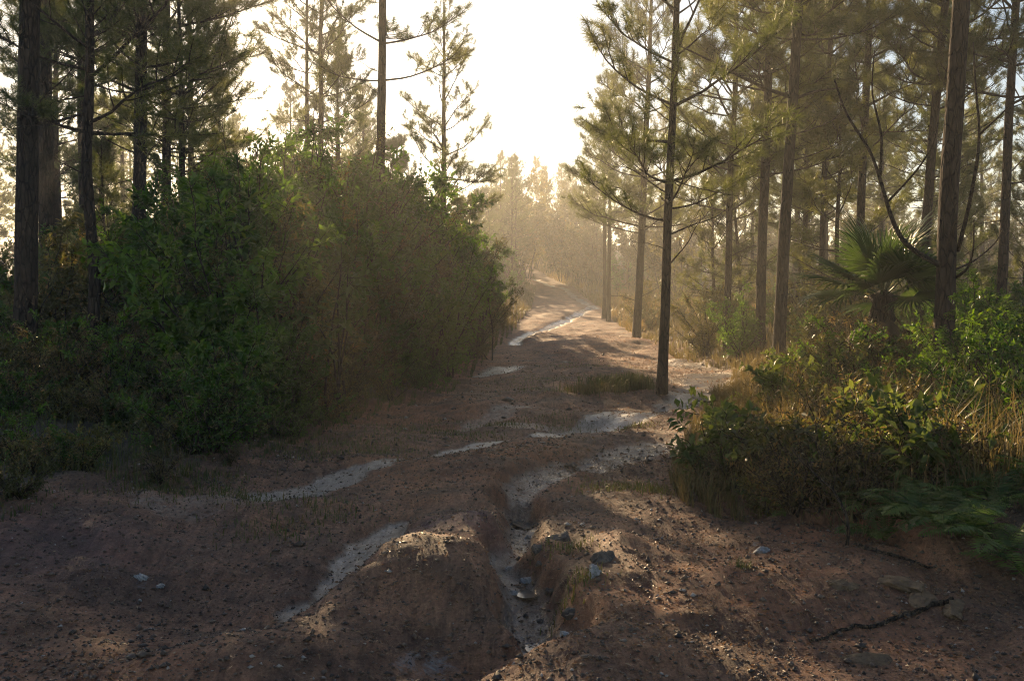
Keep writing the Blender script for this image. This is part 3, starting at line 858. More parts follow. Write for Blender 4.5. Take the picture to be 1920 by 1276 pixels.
# left thicket
THK_U = np.array([-300, 0, 150, 380, 450, 520, 600, 700, 780, 850, 905, 945, 975, 990, 1010])
THK_V = np.array([430, 420, 400, 330, 255, 250, 255, 275, 320, 375, 430, 480, 530, 560, 575])
g = np.random.default_rng(81); placed = []
tries = 0
while len(placed) < 125 and tries < 6000:
    tries += 1
    y = math.exp(g.uniform(math.log(8.6), math.log(40))); back = 0.25 + 6.5 * g.random() ** 1.3
    x = float(left_edge(y)) - back
    u = 960 + x / y * FPX
    if u < -120: continue
    if u < 400 and (back < 2.4 or y < 15.0): continue
    sp = (0.42 if back < 1.6 else 0.62) + 0.014 * y
    if any(math.hypot(x - a, y - b) < sp for a, b in placed): continue
    z = ground_z(x, y)
    top = CAM_H + (545 - float(np.interp(u, THK_U, THK_V))) / FPX * y
    h = (top - z) * g.uniform(0.88, 1.3)
    front = 0.30 + 0.70 * min(1, max(0, (back - 0.2) / 1.7))
    h = min(h * front, 5.6)
    if h < 0.5 or back < 0.36 * h: continue
    kind = 'tall' if h > 2.5 else 'mid' if h > 1.3 else 'low'
    zone = ('dense leafy shrub along the front of the left thicket' if back < 2 else 'tall dark shrub deep in the left thicket') if u > 400 else 'dim shrub among the trunks at the left'
    shrub(kind, x, y, h, zone, 'shrubs of the left thicket', g)
    placed.append((x, y))
print('thicket', len(placed), tries)
front = []
for i in range(400):                 # leafy skirt along the foot of the thicket
    y = math.exp(g.uniform(math.log(8.4), math.log(30))); back = g.uniform(0.15, 1.3); x = float(left_edge(y)) - back
    u = 960 + x / y * FPX
    h = g.uniform(0.35, 0.6) + 0.55 * back * g.uniform(0.6, 1.1)
    if len(front) > 54 or u < 330 or back < 0.3 * h or any(math.hypot(x - a, y - b) < 0.30 + 0.012 * y for a, b in front): continue
    shrub('low' if h < 0.95 else 'mid', x, y, h, 'knee-high shrub at the foot of the thicket', 'low shrubs at the thicket foot', g, var=i % 2 if h < 0.95 else None)
    front.append((x, y))
for i in range(30):                  # low growth round the feet of the left trunks
    u = g.uniform(-60, 430); y = g.uniform(9.5, 15); x = (u - 960) / FPX * y
    if left_edge(y) - x < 1.6: continue
    shrub('low', x, y, g.uniform(0.35, 0.95), 'low dark bush at the feet of the left trunks', 'low bushes under the left trunks', g, 'bush', 'bush')
# named bright saplings
gg = np.random.default_rng(5)
def top_shrub(kind, u, v, d, label, var=None, name='sapling'):
    p = at_depth(u, v, d)
    z = ground_z(p.x, p.y)
    shrub(kind, p.x, p.y, p.z - z, label, 'saplings catching the light', gg, name, 'sapling', var=var)
top_shrub('big', 485, 240, 13.5, 'bright broad-leaved sapling top poking out of the thicket below the sky', 0)
top_shrub('big', 640, 318, 12.2, 'light green leafy spray on the sunlit crest of the thicket', 1)
top_shrub('tall', 895, 440, 24.0, 'brown-leaved bush leaning over the track at the thicket end', 0, 'shrub')
top_shrub('tall', 830, 385, 18.5, 'dark rounded bush next to the lone open pine', 1, 'shrub')

# right side
g = np.random.default_rng(82); placed = []; tries = 0
while len(placed) < 62 and tries < 5000:
    tries += 1
    y = math.exp(g.uniform(math.log(16.5), math.log(42))); back = g.uniform(0.4, 13)
    x = float(right_edge(y)) + back
    u = 960 + x / y * FPX
    if u > 2000: continue
    if any(math.hypot(x - a, y - b) < 0.8 + 0.014 * y for a, b in placed): continue
    h = g.uniform(0.7, 1.35) + 0.8 * (g.random() < 0.22)
    kind = 'mid' if h > 1.2 else 'low'
    shrub(kind, x, y, h, 'sunlit olive bush among the pines right of the track', 'bushes among the right pines', g, 'bush', 'bush')
    placed.append((x, y))
top_shrub('mid', 1320, 500, 24, 'tallest leafy bush right of the slim pine between the tracks', 1, 'shrub')
g = np.random.default_rng(83); placed = []; tries = 0
while len(placed) < 58 and tries < 5000:
    tries += 1
    y = g.uniform(7.2, 16.5); back = 1.15 + 7.0 * g.random() ** 1.3
    x = float(right_edge(y)) + back
    u = 960 + x / y * FPX
    if u > 1990 or (u < 1500 and y > 13): continue
    if any(math.hypot(x - a, y - b) < 0.5 for a, b in placed): continue
    h = g.uniform(0.4, 0.6) + 0.4 * min(1, back / 2) * g.random() if u < 1780 else g.uniform(0.9, 1.6)
    kind = 'low' if h < 1.2 else 'mid'
    shrub(kind, x, y, h, 'dark green bush in the bank by the nearest pine' if u > 1640 else 'small bush in the tangled right verge', 'bushes of the right verge', g, 'bush', 'bush', var=0 if u > 1780 else None)
    placed.append((x, y))
g = np.random.default_rng(84)
for i in range(150):
    y = 6.6 + 10.4 * g.random() ** 1.6; back = 0.05 + (0.35 if y > 8.5 else 0.0) + 4.2 * g.random() ** 1.6
    x = float(right_edge(y)) + back
    if 960 + x / y * FPX > 1960: continue
    shrub('herb', x, y, g.uniform(0.35, 0.8), 'thin leafy herb in the grass of the right verge', 'herbs in the right verge', g, 'herb', 'herb')
for i, (u, v, d, var, lab) in enumerate([(1480, 735, 12.0, 2, 'glowing pale green broad-leaved herb, backlit on the right verge'), (1400, 735, 11.6, 2, 'small backlit herb left of the glowing broad-leaved one'),
                                         (1325, 835, 9.3, 0, 'pale feathery herb standing at the corner of the verge'), (1385, 820, 9.2, 0, 'second pale feathery herb beside the corner one')]):
    p = at_depth(u, v, d); z = ground_z(p.x, p.y)
    shrub('herb', p.x, p.y, p.z - z, lab, 'herbs in the right verge', g, 'herb', 'herb', var=var)
# far scrub along both sides
g = np.random.default_rng(85)
n = 0
while n < 70:
    y = math.exp(g.uniform(math.log(38), math.log(115))); side = g.random() < 0.6
    x = float(right_edge(y)) + g.uniform(0.6, 16) if side else float(left_edge(y)) - g.uniform(0.6, 14)
    u = 960 + x / y * FPX
    if u < 880 or u > 1960: continue
    shrub('far', x, y, g.uniform(1.2, 2.8), 'hazy scrub beside the far bend of the track', 'far scrub', g)
    n += 1

g = np.random.default_rng(88)
for i, (u, v, d) in enumerate([(905, 345, 80), (935, 330, 90), (955, 292, 85), (985, 275, 92), (1012, 300, 105), (1040, 285, 96), (1065, 310, 88), (1090, 345, 80), (1120, 330, 76), (975, 380, 110), (1020, 390, 115), (1055, 400, 112), (930, 400, 108)]):
    p = at_depth(u, v, d); z = ground_z(p.x, p.y)
    st, fo, hh = SHRUB['tree'][i % 2]
    root = tag(empty('broadleaf_tree', (p.x, p.y, z - 0.1), g.random() * 6.28, (p.z - z) / hh), 'misty round-crowned tree beyond the end of the track', 'tree', 'round-crowned trees at the end of the track')
    link('trunk', st, root); link('crown', fo, root)
for i in range(46):
    if i < 28: u = g.uniform(1130, 1980); d = g.uniform(52, 100); grp = 'leafy trees behind the right stand'; lab = 'hazy leafy tree behind the right stand'
    else: u = g.uniform(-80, 520); d = g.uniform(38, 80); grp = 'leafy trees behind the left stand'; lab = 'hazy leafy tree behind the left stand'
    v = g.uniform(300, 430); p = at_depth(u, v, d); z = ground_z(p.x, p.y)
    st, fo, hh = SHRUB['tree'][i % 2]
    root = tag(empty('broadleaf_tree', (p.x, p.y, z - 0.1), g.random() * 6.28, (p.z - z) / hh), lab, 'tree', grp)
    link('trunk', st, root); link('crown', fo, root)
n = 0
while n < 30:
    u = g.uniform(890, 1150); d = g.uniform(66, 118); x, y = base_xy(u, d)
    if left_edge(y) - 0.8 < x < right_edge(y) + 0.8: continue
    shrub('far', x, y, g.uniform(2.0, 4.2), 'tall misty scrub at the end of the track', 'scrub at the end of the track', g)
    n += 1

# ------------------------------------------------------------------ fan palm
def fan_frond(seed, petiole, blade, segs=34, span=230, droop=0.15, mat='palm', cup=0.25):
    g = np.random.default_rng(seed)
    stalk = Geo()
    k = np.linspace(0, 1, 6)
    pts = np.stack([petiole * k, 0 * k, petiole * 0.10 * k * (1 - k)], -1)
    stalk.tube(pts, 0.012 - 0.005 * k, 5)
    V, T = [], []; n = 0
    hub = pts[-1]
    for i in range(segs):
        a = np.radians((i / (segs - 1) - 0.5) * span + g.normal() * 1.0)
        L = blade * (0.72 + 0.28 * math.cos(a * 0.7)) * g.uniform(0.93, 1.06)
        d = np.array([math.cos(a), math.sin(a), cup * (1 - abs(math.cos(a * 0.5)))])
        d = d / np.linalg.norm(d); s = np.array([-math.sin(a), math.cos(a), 0]); up = np.array([0, 0, 1.0])
        w = [0.004, 0.020 * blade / 0.8, 0.014 * blade / 0.8, 0.0]
        rr = [0.02, 0.45, 0.75, 1.0]
        for q in range(4):
            c = hub + d * L * rr[q] - up * droop * L * rr[q] ** 3 * g.uniform(0.6, 1.4)
            if q < 3: V += [c - s * w[q], c + up * w[q] * 0.5, c + s * w[q]]
            else: V += [c]
        b = n
        for q in range(2):
            for e in (0, 1):
                T += [(b + q * 3 + e, b + q * 3 + e + 1, b + q * 3 + 4 + e), (b + q * 3 + e, b + q * 3 + 4 + e, b + q * 3 + 3 + e)]
        T += [(b + 6, b + 7, b + 9), (b + 7, b + 8, b + 9)]
        n += 10
    return stalk.mesh('palm_petiole', M['palm' if mat == 'palm' else 'palm_dead']), make_mesh('palm_blade', np.array(V), np.array(T), M[mat])

def build_palm(u, d, ground_label, top_v, size, name, label, live, dead, seed):
    g = np.random.default_rng(seed)
    x, y = base_xy(u, d); z = ground_z(x, y)
    hub = at_depth(u, top_v, d).z - z
    root = tag(empty(name, (x, y, z)), label, 'palm')
    geo = Geo()
    k = np.linspace(0, 1, 16)
    geo.tube(np.stack([0.05 * k, 0.03 * k, -0.15 + (hub + 0.15) * k], -1), 0.12 + 0.03 * np.sin(k * 40) + 0.03 * k, 12, True, 0.25, seed)
    link('trunk', geo.mesh('palm_trunk', M['bark']), root)
    kinds = [fan_frond(seed + i, size * 0.55, size * 0.78, 36, 210 + 20 * i, 0.12 + 0.06 * i) for i in range(3)]
    deads = [fan_frond(seed + 10 + i, size * 0.45, size * 0.6, 26, 120, 0.5, 'palm_dead', 0.1) for i in range(2)]
    for i in range(live):
        az = i * 2.4 + g.normal() * 0.2
        inc = np.radians(78 - 82 * (i / live) + g.normal() * 6)
        st, bl = kinds[i % 3]
        f = link('frond', st, root, (0.05, 0.03, hub - 0.02), Euler((g.normal() * 0.4, -inc, az)), g.uniform(0.88, 1.08))
        link('blade', bl, f)
    for i in range(dead):
        st, bl = deads[i % 2]
        f = link('dead_frond', st, root, (0.05, 0.03, hub - 0.08), Euler((g.normal() * 0.3, np.radians(g.uniform(35, 70)), i * 6.28 / dead + g.normal() * 0.2)), g.uniform(0.8, 1.1))
        link('blade', bl, f)
    return root
g = np.random.default_rng(89)
for i, (u, d, h) in enumerate([(1560, 12.2, 0.95), (1610, 11.8, 1.1), (1660, 11.9, 1.15), (1705, 12.0, 1.05), (1590, 12.9, 1.15), (1640, 12.5, 1.25), (1690, 12.7, 1.2), (1545, 13.0, 0.9)]):
    x, y = base_xy(u, d)
    shrub('low' if i % 3 else 'mid', x, y, h, 'leafy bush hiding the palm base, %s from left' % ['third', 'fourth', 'sixth', 'eighth', 'second', 'fifth', 'seventh', 'first'][i], 'bushes round the palm', g, 'bush', 'bush')
for i in range(46):                 # undergrowth at the near left edge of the track
    y = g.uniform(5.6, 11.5); back = 0.1 + 3.4 * g.random() ** 1.2; x = float(left_edge(y)) - back
    if x / y < -0.54: continue
    shrub('low' if i % 2 else 'herb', x, y, g.uniform(0.22, 0.4) + 0.12 * back, 'small dim plant at the near left edge of the track', 'plants at the near left edge', g, 'low_plant', 'plant')
build_palm(1648, 13.0, '', 556, 0.92, 'fan_palm', 'dark green fan palm left of the nearest dark pine', 20, 4, 900)

# ------------------------------------------------------------------ ferns
def frond_mesh(seed, L):
    g = np.random.default_rng(seed)
    k = np.linspace(0, 1, 26)
    pts = np.stack([L * (k - 0.12 * k ** 3), 0.04 * L * np.sin(k * 2 + seed), L * (0.55 * k - 0.62 * k ** 2.2)], -1)
    V, T, n = [], [], 0
    for i in range(3, 26):
        p = pts[i]; t = unit(pts[min(i + 1, 25)] - pts[i - 1])
        s = np.array([0, 1.0, 0]); up = np.cross(t, s)
        f = k[i]
        pl = L * 0.27 * (math.sin(math.pi * min(1, (f * 0.9 + 0.12))) ** 0.8) * g.uniform(0.85, 1.1)
        for sg in (-1, 1):
            d = unit(s * sg * 0.92 + t * 0.42 - up * g.uniform(0.0, 0.3))
            e = unit(np.cross(d, up)); w = L * 0.017
            tip = p + d * pl - up * pl * 0.12 + t * pl * 0.06
            V += [p, p + d * pl * 0.38 + e * w - up * 0.006, tip, p + d * pl * 0.38 - e * w - up * 0.006]
            T += [(n, n + 1, n + 2), (n, n + 2, n + 3)]; n += 4
    stem = Geo(); stem.tube(pts, 0.004 * (1.2 - k), 3)
    V2 = np.vstack(stem.v); off = len(V)
    faces = [np.array(T), np.vstack(stem.q) + off]
    return make_mesh('fern_frond', np.vstack([np.array(V), V2]), faces, M['fern'])
FROND = [frond_mesh(950 + i, 0.62) for i in range(4)]
def fern(x, y, s, label, g, n=9, group='ferns on the right bank'):
    root = tag(empty('fern', (x, y, ground_z(x, y)), g.random() * 6.28, s), label, 'fern', group)
    for i in range(n):
        link('frond', FROND[int(g.integers(4))], root, (0, 0, 0), Euler((g.normal() * 0.2, -np.radians(g.uniform(5, 42)), i / n * 6.28 + g.normal() * 0.25)), g.uniform(0.7, 1.1))
g = np.random.default_rng(86)
FERNS = [(1640, 985, 6.5), (1690, 1000, 6.3), (1740, 990, 6.5), (1790, 1000, 6.2), (1840, 985, 6.5), (1890, 1000, 6.2), (1935, 990, 6.3), (1715, 1040, 5.9), (1770, 1060, 5.7), (1830, 1060, 5.6), (1885, 1075, 5.4), (1940, 1090, 5.2),
         (1660, 960, 7.1), (1760, 955, 7.1), (1860, 955, 7.1), (1665, 1015, 6.1), (1715, 965, 6.9), (1765, 1010, 6.1), (1815, 970, 6.8), (1865, 1020, 6.0), (1910, 965, 6.8), (1620, 960, 7.2), (1680, 935, 7.7), (1730, 925, 7.8), (1790, 930, 7.6), (1850, 925, 7.7), (1905, 935, 7.5), (1745, 1030, 5.9), (1810, 1030, 5.9), (1480, 985, 7.0), (1430, 960, 7.4)]
for i, (u, v, d) in enumerate(FERNS):
    x, y = base_xy(u, d)
    lab = 'feathery green fern in the fern bed on the right bank' if i < 29 else ['small fern at the clay lip left of the bare twig', 'small fern at the grass edge above the clay lip'][i - 29]
    fern(x, y, g.uniform(0.50, 0.72) if i < 29 else 0.42, lab, g)

# ------------------------------------------------------------------ grass and tussocks
def grass_mesh(P, h, width, lean, g):
    n = len(P)
    az = g.random(n) * 6.28
    d = np.stack([np.cos(az), np.sin(az), np.zeros(n)], -1); s = np.stack([-np.sin(az), np.cos(az), np.zeros(n)], -1)
    H = h[:, None]; ln = (lean * g.uniform(0.2, 1.3, n))[:, None]
    w = width * (0.7 + 0.6 * g.random((n, 1)))
    up = np.array([0, 0, 1.0])
    a = P; b = P + up * H * 0.55 + d * H * ln * 0.25; c = P + up * H * (1 - 0.35 * ln) + d * H * ln * 0.9
    V = np.stack([a - s * w, a + s * w, b - s * w * 0.8, b + s * w * 0.8, c], 1).reshape(-1, 3)
    k = np.arange(n)[:, None] * 5
    T = np.vstack([k + np.array([0, 1, 3]), k + np.array([0, 3, 2]), k + np.array([2, 3, 4])])
    return V, T

def scatter_grass(name, n, yr, back_r, side, hr, mat, label, seed, width=0.0035, clump=0.0, lean=0.6, logy=False):
    g = np.random.default_rng(seed)
    y = np.exp(g.uniform(math.log(yr[0]), math.log(yr[1]), n)) if logy else g.uniform(*yr, n)
    b = back_r[0] + (back_r[1] - back_r[0]) * g.random(n) ** 1.4
    x = right_edge(y) + b if side > 0 else left_edge(y) - b
    dens = fbm(x * 1.3, y * 1.3, 3, seed) + 0.5
    keep = (g.random(n) < np.clip((dens - clump) * 2.2, 0.02, 1)) & (np.abs(x / y) < 0.56)
    x, y, dens, b = x[keep], y[keep], dens[keep], b[keep]
    # gather the blades into tufts
    x = x + (np.round(x / 0.16) * 0.16 - x) * 0.55; y = y + (np.round(y / 0.16) * 0.16 - y) * 0.55
    z = terrain(x, y, True) - 0.01
    h = g.uniform(hr[0], hr[1], len(x)) * (0.55 + 0.8 * dens) * (0.45 + 0.55 * np.clip(b / 0.9, 0, 1))
    V, T = grass_mesh(np.stack([x, y, z], -1), h, width, lean, g)
    o = link(name, make_mesh(name, V, T, M[mat]))
    return tag(o, label, 'grass', kind='stuff')
scatter_grass('grass', 38000, (6.2, 19), (-0.25, 4.5), 1, (0.20, 0.72), 'grass_dry', 'tall golden-brown grass over the right verge', 21, clump=0.15)
scatter_grass('grass', 22000, (17, 46), (0.0, 10), 1, (0.22, 0.55), 'grass_dry', 'hazy golden grass under the right pines', 22, width=0.008, clump=0.1, logy=True)
scatter_grass('grass', 12000, (5.2, 15), (0.0, 3.8), -1, (0.07, 0.26), 'grass_green', 'dark grass along the foot of the left thicket', 23, clump=0.1)
scatter_grass('grass', 9000, (9, 30), (2.5, 11), -1, (0.2, 0.5), 'grass_dry', 'dim dry grass under the left trunks', 24, width=0.007, clump=0.05)
scatter_grass('grass', 9000, (15, 40), (-0.2, 1.2), -1, (0.1, 0.3), 'grass_green', 'short grass at the far foot of the thicket', 25, width=0.006, clump=0.1)
scatter_grass('grass', 16000, (36, 115), (0.0, 7), 1, (0.35, 0.9), 'grass_dry', 'misty golden grass right of the far bend', 26, width=0.02, clump=0.0, logy=True)
scatter_grass('grass', 16000, (30, 115), (0.0, 6), -1, (0.3, 0.8), 'grass_dry', 'misty grass left of the far bend', 27, width=0.02, clump=0.0, logy=True)
# sparse low tufts on the track itself
g = np.random.default_rng(87)
pts = []
for (u, v, r, n) in [(650, 840, 0.9, 700), (560, 860, 0.8, 500), (950, 800, 0.35, 240), (1050, 795, 0.4, 300), (1190, 805, 0.25, 240), (520, 1000, 0.35, 260), (700, 850, 0.5, 300), (1130, 920, 0.25, 160), (1080, 1130, 0.15, 160), (1390, 1105, 0.06, 60), (380, 930, 0.5, 400), (1010, 745, 0.5, 200), (1060, 1060, 0.15, 120), (800, 800, 0.7, 500), (880, 820, 0.5, 260), (1000, 720, 1.0, 500), (1100, 690, 1.2, 500), (450, 960, 0.4, 300), (620, 970, 0.35, 260), (1180, 920, 0.3, 300), (1240, 930, 0.25, 300), (300, 960, 0.5, 400)]:
    px, py = on_plane(u, v)
    q = g.normal(size=(n, 2)) * r * 0.5
    pts.append(np.stack([px + q[:, 0], py + q[:, 1]], -1))
pts = np.vstack(pts)
z = terrain(pts[:, 0], pts[:, 1], True) - 0.004
V, T = grass_mesh(np.column_stack([pts, z]), g.uniform(0.02, 0.085, len(pts)), 0.003, 0.9, g)
tag(link('grass', make_mesh('track_grass', V, T, M['grass_green'])), 'short sparse grass tufts growing on the track', 'grass', kind='stuff')

def tussock(u, v, d, n, h, spread, label, seed, mat='grass_green'):
    g = np.random.default_rng(seed)
    x, y = base_xy(u, d); z = ground_z(x, y)
    q = g.normal(size=(n, 2)) * spread
    zz = terrain(x + q[:, 0], y + q[:, 1], True) - z
    V, T = grass_mesh(np.column_stack([q, zz - 0.01]), g.uniform(0.5, 1.0, n) * h, 0.006, 0.55, g)
    tag(link('grass_tussock', make_mesh('tussock_blades', V, T, M[mat]), None, (x, y, z)), label, 'tussock', 'tussocks by the slim pine')
tussock(1150, 745, 15.7, 700, 0.36, 0.20, 'dark spiky tussock on the island left of the slim pine', 31)
tussock(1195, 742, 15.9, 500, 0.38, 0.15, 'taller tussock touching the foot of the slim pine', 32)
tussock(1105, 755, 15.2, 420, 0.22, 0.22, 'low brownish tussock at the island tip', 33, 'grass_dry')

# ------------------------------------------------------------------ stones, roots, twig, litter, water
def stone_mesh(seed, size, mat, sub=4, cut=10):
    g = np.random.default_rng(seed)
    bm = bmesh.new(); bmesh.ops.create_icosphere(bm, subdivisions=sub, radius=1.0)
    planes = [(unit(g.normal(size=3)), g.uniform(0.5, 0.82)) for _ in range(cut)]
    for v in bm.verts:
        p = np.array(v.co)
        for n, d in planes:
            e = p @ n - d
            if e > 0: p = p - n * e * 0.92
        q = np.array([p[0] * 3.1 + p[2], p[1] * 3.1 - p[2]])
        p = p * (1 + 0.34 * float(fbm(q[:1], q[1:], 3, seed)[0]))
        v.co = Vector(p * np.array(size))
    me = bpy.data.meshes.new('stone_body'); bm.to_mesh(me); bm.free()
    me.materials.append(M[mat])
    return me
STONES = [  # pixel, size, material, sink, label
    (1052, 1012, (0.085, 0.07, 0.075), 'rock_dark', 'upright grey rock on the edge of the gully'),
    (1010, 1030, (0.05, 0.045, 0.035), 'rock_dark', 'brown rock leaning on the upright grey rock'),
    (1135, 1050, (0.09, 0.075, 0.06), 'rock_dark', 'big dark craggy rock in the right gully wall'),
    (1115, 1075, (0.05, 0.05, 0.06), 'rock_pale', 'pale streaked rock below the craggy gully rock'),
    (992, 1086, (0.055, 0.035, 0.025), 'rock_pale', 'smooth blue-grey stone lying in the gully bed'),
    (955, 1068, (0.04, 0.03, 0.02), 'rock_pale', 'whitish stone just upstream of the blue-grey one'),
    (990, 1008, (0.03, 0.025, 0.03), 'rock_pale', 'small white wedge stone at the narrow gully throat'),
    (1058, 1190, (0.03, 0.022, 0.018), 'rock_pale', 'white pebble beside the lowest puddle'),
    (962, 985, (0.035, 0.03, 0.025), 'rock_dark', 'dark knob of rock at the gully mouth, left bank'),
    (1008, 985, (0.04, 0.03, 0.03), 'rock_dark', 'dark stone opposite the gully mouth knob'),
    (1012, 1060, (0.035, 0.03, 0.022), 'rock_dark', 'dark stone under the brown leaning rock'),
    (962, 1112, (0.03, 0.022, 0.018), 'rock_pale', 'grey stone against the left gully wall'),
    (1032, 1112, (0.045, 0.035, 0.028), 'rock_dark', 'wet dark stone at the right of the gully bed'),
    (1072, 1150, (0.05, 0.04, 0.03), 'rock_dark', 'dark stone on the slope above the lowest pool'),
    (1012, 1165, (0.03, 0.025, 0.018), 'rock_dark', 'flat dark stone just before the lowest pool'),
    (262, 1083, (0.06, 0.045, 0.03), 'rock_pale', 'pale blue stone alone on the left mound'),
    (300, 1098, (0.03, 0.025, 0.015), 'rock_pale', 'little grey stone next to the pale blue one'),
    (1425, 1034, (0.075, 0.045, 0.03), 'rock_pale', 'white flat stone below the clay lip'),
    (1690, 1098, (0.15, 0.09, 0.045), 'rock_ochre', 'broad ochre clay rock on the right slope'),
    (1790, 1142, (0.13, 0.08, 0.04), 'rock_ochre', 'ochre rock nearest the fern bed'),
    (1580, 1100, (0.09, 0.06, 0.035), 'rock_ochre', 'flat ochre rock left of the broad one'),
    (1730, 1120, (0.14, 0.07, 0.035), 'rock_ochre', 'ochre slab between the two larger clay rocks'),
    (1640, 1240, (0.12, 0.06, 0.03), 'rock_ochre', 'crumbly ochre rock at the bottom of the right slope'),
]
def hit(u, v):
    """where the ray of a pixel meets the ground"""
    d = ray(u, v)
    t = np.linspace(2.5, 60, 6000)
    z = CAM_H + d.z * t - terrain(d.x * t, d.y * t, True)
    i = int(np.argmax(z < 0))
    return d.x * t[i], d.y * t[i], CAM_H + d.z * t[i]
for i, (u, v, sz, mt, lab) in enumerate(STONES):
    x, y, z = hit(u, v)
    tag(link('stone', stone_mesh(1000 + i, sz, mt), None, (x, y, ground_z(x, y) - sz[2] * 0.1), (0, 0, i * 1.7)), lab, 'stone', 'stones in and beside the gully')

def ground_tube(name, pix, r0, r1, label, cat, lift=0.0, mat='twig'):
    pts = np.array([hit(u, v)[:2] for u, v in pix])
    t = np.linspace(0, len(pts) - 1, len(pts) * 6); k = np.arange(len(pts))
    P = np.stack([np.interp(t, k, pts[:, 0]), np.interp(t, k, pts[:, 1])], -1)
    P += np.column_stack([fbm(P[:, 0] * 9, P[:, 1] * 9, 2, 3), fbm(P[:, 0] * 9, P[:, 1] * 9, 2, 4)]) * 0.03
    z = terrain(P[:, 0], P[:, 1], True) + lift
    G = Geo(); G.tube(np.column_stack([P, z]), np.linspace(r0, r1, len(P)), 7, True, 0.2)
    return tag(link(name, G.mesh(name, M[mat], True)), label, cat)
ground_tube('root', [(1790, 1128), (1740, 1138), (1690, 1158), (1620, 1180), (1560, 1190), (1520, 1205)], 0.016, 0.006, 'dark bent root lying across the right slope', 'root', 0.008)
ground_tube('root', [(1600, 1022), (1640, 1035), (1700, 1050), (1760, 1062)], 0.014, 0.006, 'thin root running from the bare twig under the ferns', 'root', 0.006)

# bare crooked sapling above the clay lip
x, y, z = hit(1590, 1022)
root = tag(empty('bare_sapling', (x, y, z)), 'black crooked leafless sapling on the clay lip', 'sapling')
def twig_part(name, pix, r0, r1):
    pts = np.array([np.array(at_depth(u, v, y + dd)) - np.array((x, y, z)) for u, v, dd in pix])
    t = np.linspace(0, len(pts) - 1, len(pts) * 4); k = np.arange(len(pts))
    P = np.stack([np.interp(t, k, pts[:, j]) for j in range(3)], -1)
    P[1:-1] = 0.25 * P[:-2] + 0.5 * P[1:-1] + 0.25 * P[2:]
    G = Geo(); G.tube(P, np.linspace(r0, r1, len(P)), 6, True, 0.15)
    link(name, G.mesh(name, M['twig'], True), root)
twig_part('stem', [(1587, 1035, 0), (1590, 1000, 0), (1590, 975, 0), (1578, 945, 0.05), (1562, 918, 0.1), (1530, 890, 0.15), (1500, 862, 0.2), (1482, 838, 0.25)], 0.012, 0.003)
twig_part('side_twig', [(1588, 990, 0), (1577, 972, -0.05), (1569, 958, -0.08)], 0.005, 0.002)
twig_part('side_twig', [(1500, 862, 0.2), (1490, 868, 0.15), (1470, 832, 0.1)], 0.004, 0.0015)
twig_part('side_twig', [(1562, 918, 0.1), (1566, 895, 0.1), (1560, 876, 0.12)], 0.004, 0.0015)

# loose grit, pebbles and litter on the track
def scatter_bits(name, n, yr, xr, size, mat, label, seed, flat=0.4, elong=1.0, pos=None):
    g = np.random.default_rng(seed)
    if pos is None:
        y = yr[0] + (yr[1] - yr[0]) * g.random(n) ** 1.7; x = g.uniform(xr[0], xr[1], n)
        keep = (x > left_edge(y) - 0.6) & (x < right_edge(y) + 0.7)
        x, y = x[keep], y[keep]
    else:
        x, y = pos
    _, sd, wt, fo, dl, dr = terrain(x, y, True, True)
    k2 = g.random(len(x)) > sd * 0.6
    x, y = x[k2], y[k2]
    z = terrain(x, y, True)
    n = len(x)
    s = size * np.exp(g.normal(size=n) * 0.45)
    az = g.random(n) * 6.28
    c, sn = np.cos(az), np.sin(az)
    oct_ = np.array([[1, 0, 0], [0, 1, 0], [-1, 0, 0], [0, -1, 0], [0, 0, 1], [0, 0, -0.6]])
    V = oct_[None] * (1 + 0.35 * g.normal(size=(n, 6, 1))) * s[:, None, None]
    V[..., 0] *= elong; V[..., 2] *= flat
    X = V[..., 0] * c[:, None] - V[..., 1] * sn[:, None]; Y = V[..., 0] * sn[:, None] + V[..., 1] * c[:, None]
    V = np.stack([X + x[:, None], Y + y[:, None], V[..., 2] + z[:, None] + s[:, None] * flat * 0.35], -1).reshape(-1, 3)
    f = np.array([[0, 1, 4], [1, 2, 4], [2, 3, 4], [3, 0, 4], [1, 0, 5], [2, 1, 5], [3, 2, 5], [0, 3, 5]])
    T = (np.arange(n)[:, None, None] * 6 + f[None]).reshape(-1, 3)
    return tag(link(name, make_mesh(name, V, T, M[mat])), label, name, kind='stuff')
M['grit'] = leaf_material('grit', (0.035, 0.024, 0.018), (0.17, 0.11, 0.075), (0.05, 0.04, 0.03), 0.0, 0.5, 0.5, accent=(0.36, 0.31, 0.27), accent_at=0.95, vary=0.0)
scatter_bits('gravel', 30000, (3.5, 10), (-3.4, 3.2), 0.0065, 'grit', 'loose dark grit strewn over the track', 41, 0.7)
scatter_bits('gravel', 3500, (9, 26), (-2.5, 4.5), 0.012, 'grit', 'grit on the farther stretch of the track', 42, 0.7)
def scatter_litter(n, yr, xr, seed, L, label):
    g = np.random.default_rng(seed)
    y = yr[0] + (yr[1] - yr[0]) * g.random(n) ** 1.5; x = g.uniform(xr[0], xr[1], n)
    keep = (x > left_edge(y) - 0.8) & (x < right_edge(y) + 0.8) & (g.random(n) < np.clip(0.55 + 1.6 * fbm(x * 1.7, y * 1.7, 3, seed) + 0.22 * x, 0.04, 1))
    x, y = x[keep], y[keep]; n = len(x)
    P = np.column_stack([x, y, terrain(x, y, True) + 0.004])
    D = unit(np.column_stack([g.normal(size=(n, 2)), np.abs(g.normal(size=n)) * 0.35]))
    V, T = leaves_at(P, D, np.tile([0, 0, 1.0], (n, 1)) + g.normal(size=(n, 3)) * 0.5, L, 0.34, g, 0.3, 0.1)
    tag(link('leaf_litter', make_mesh('leaf_litter', V, T, M['litter'])), label, 'litter', kind='stuff')
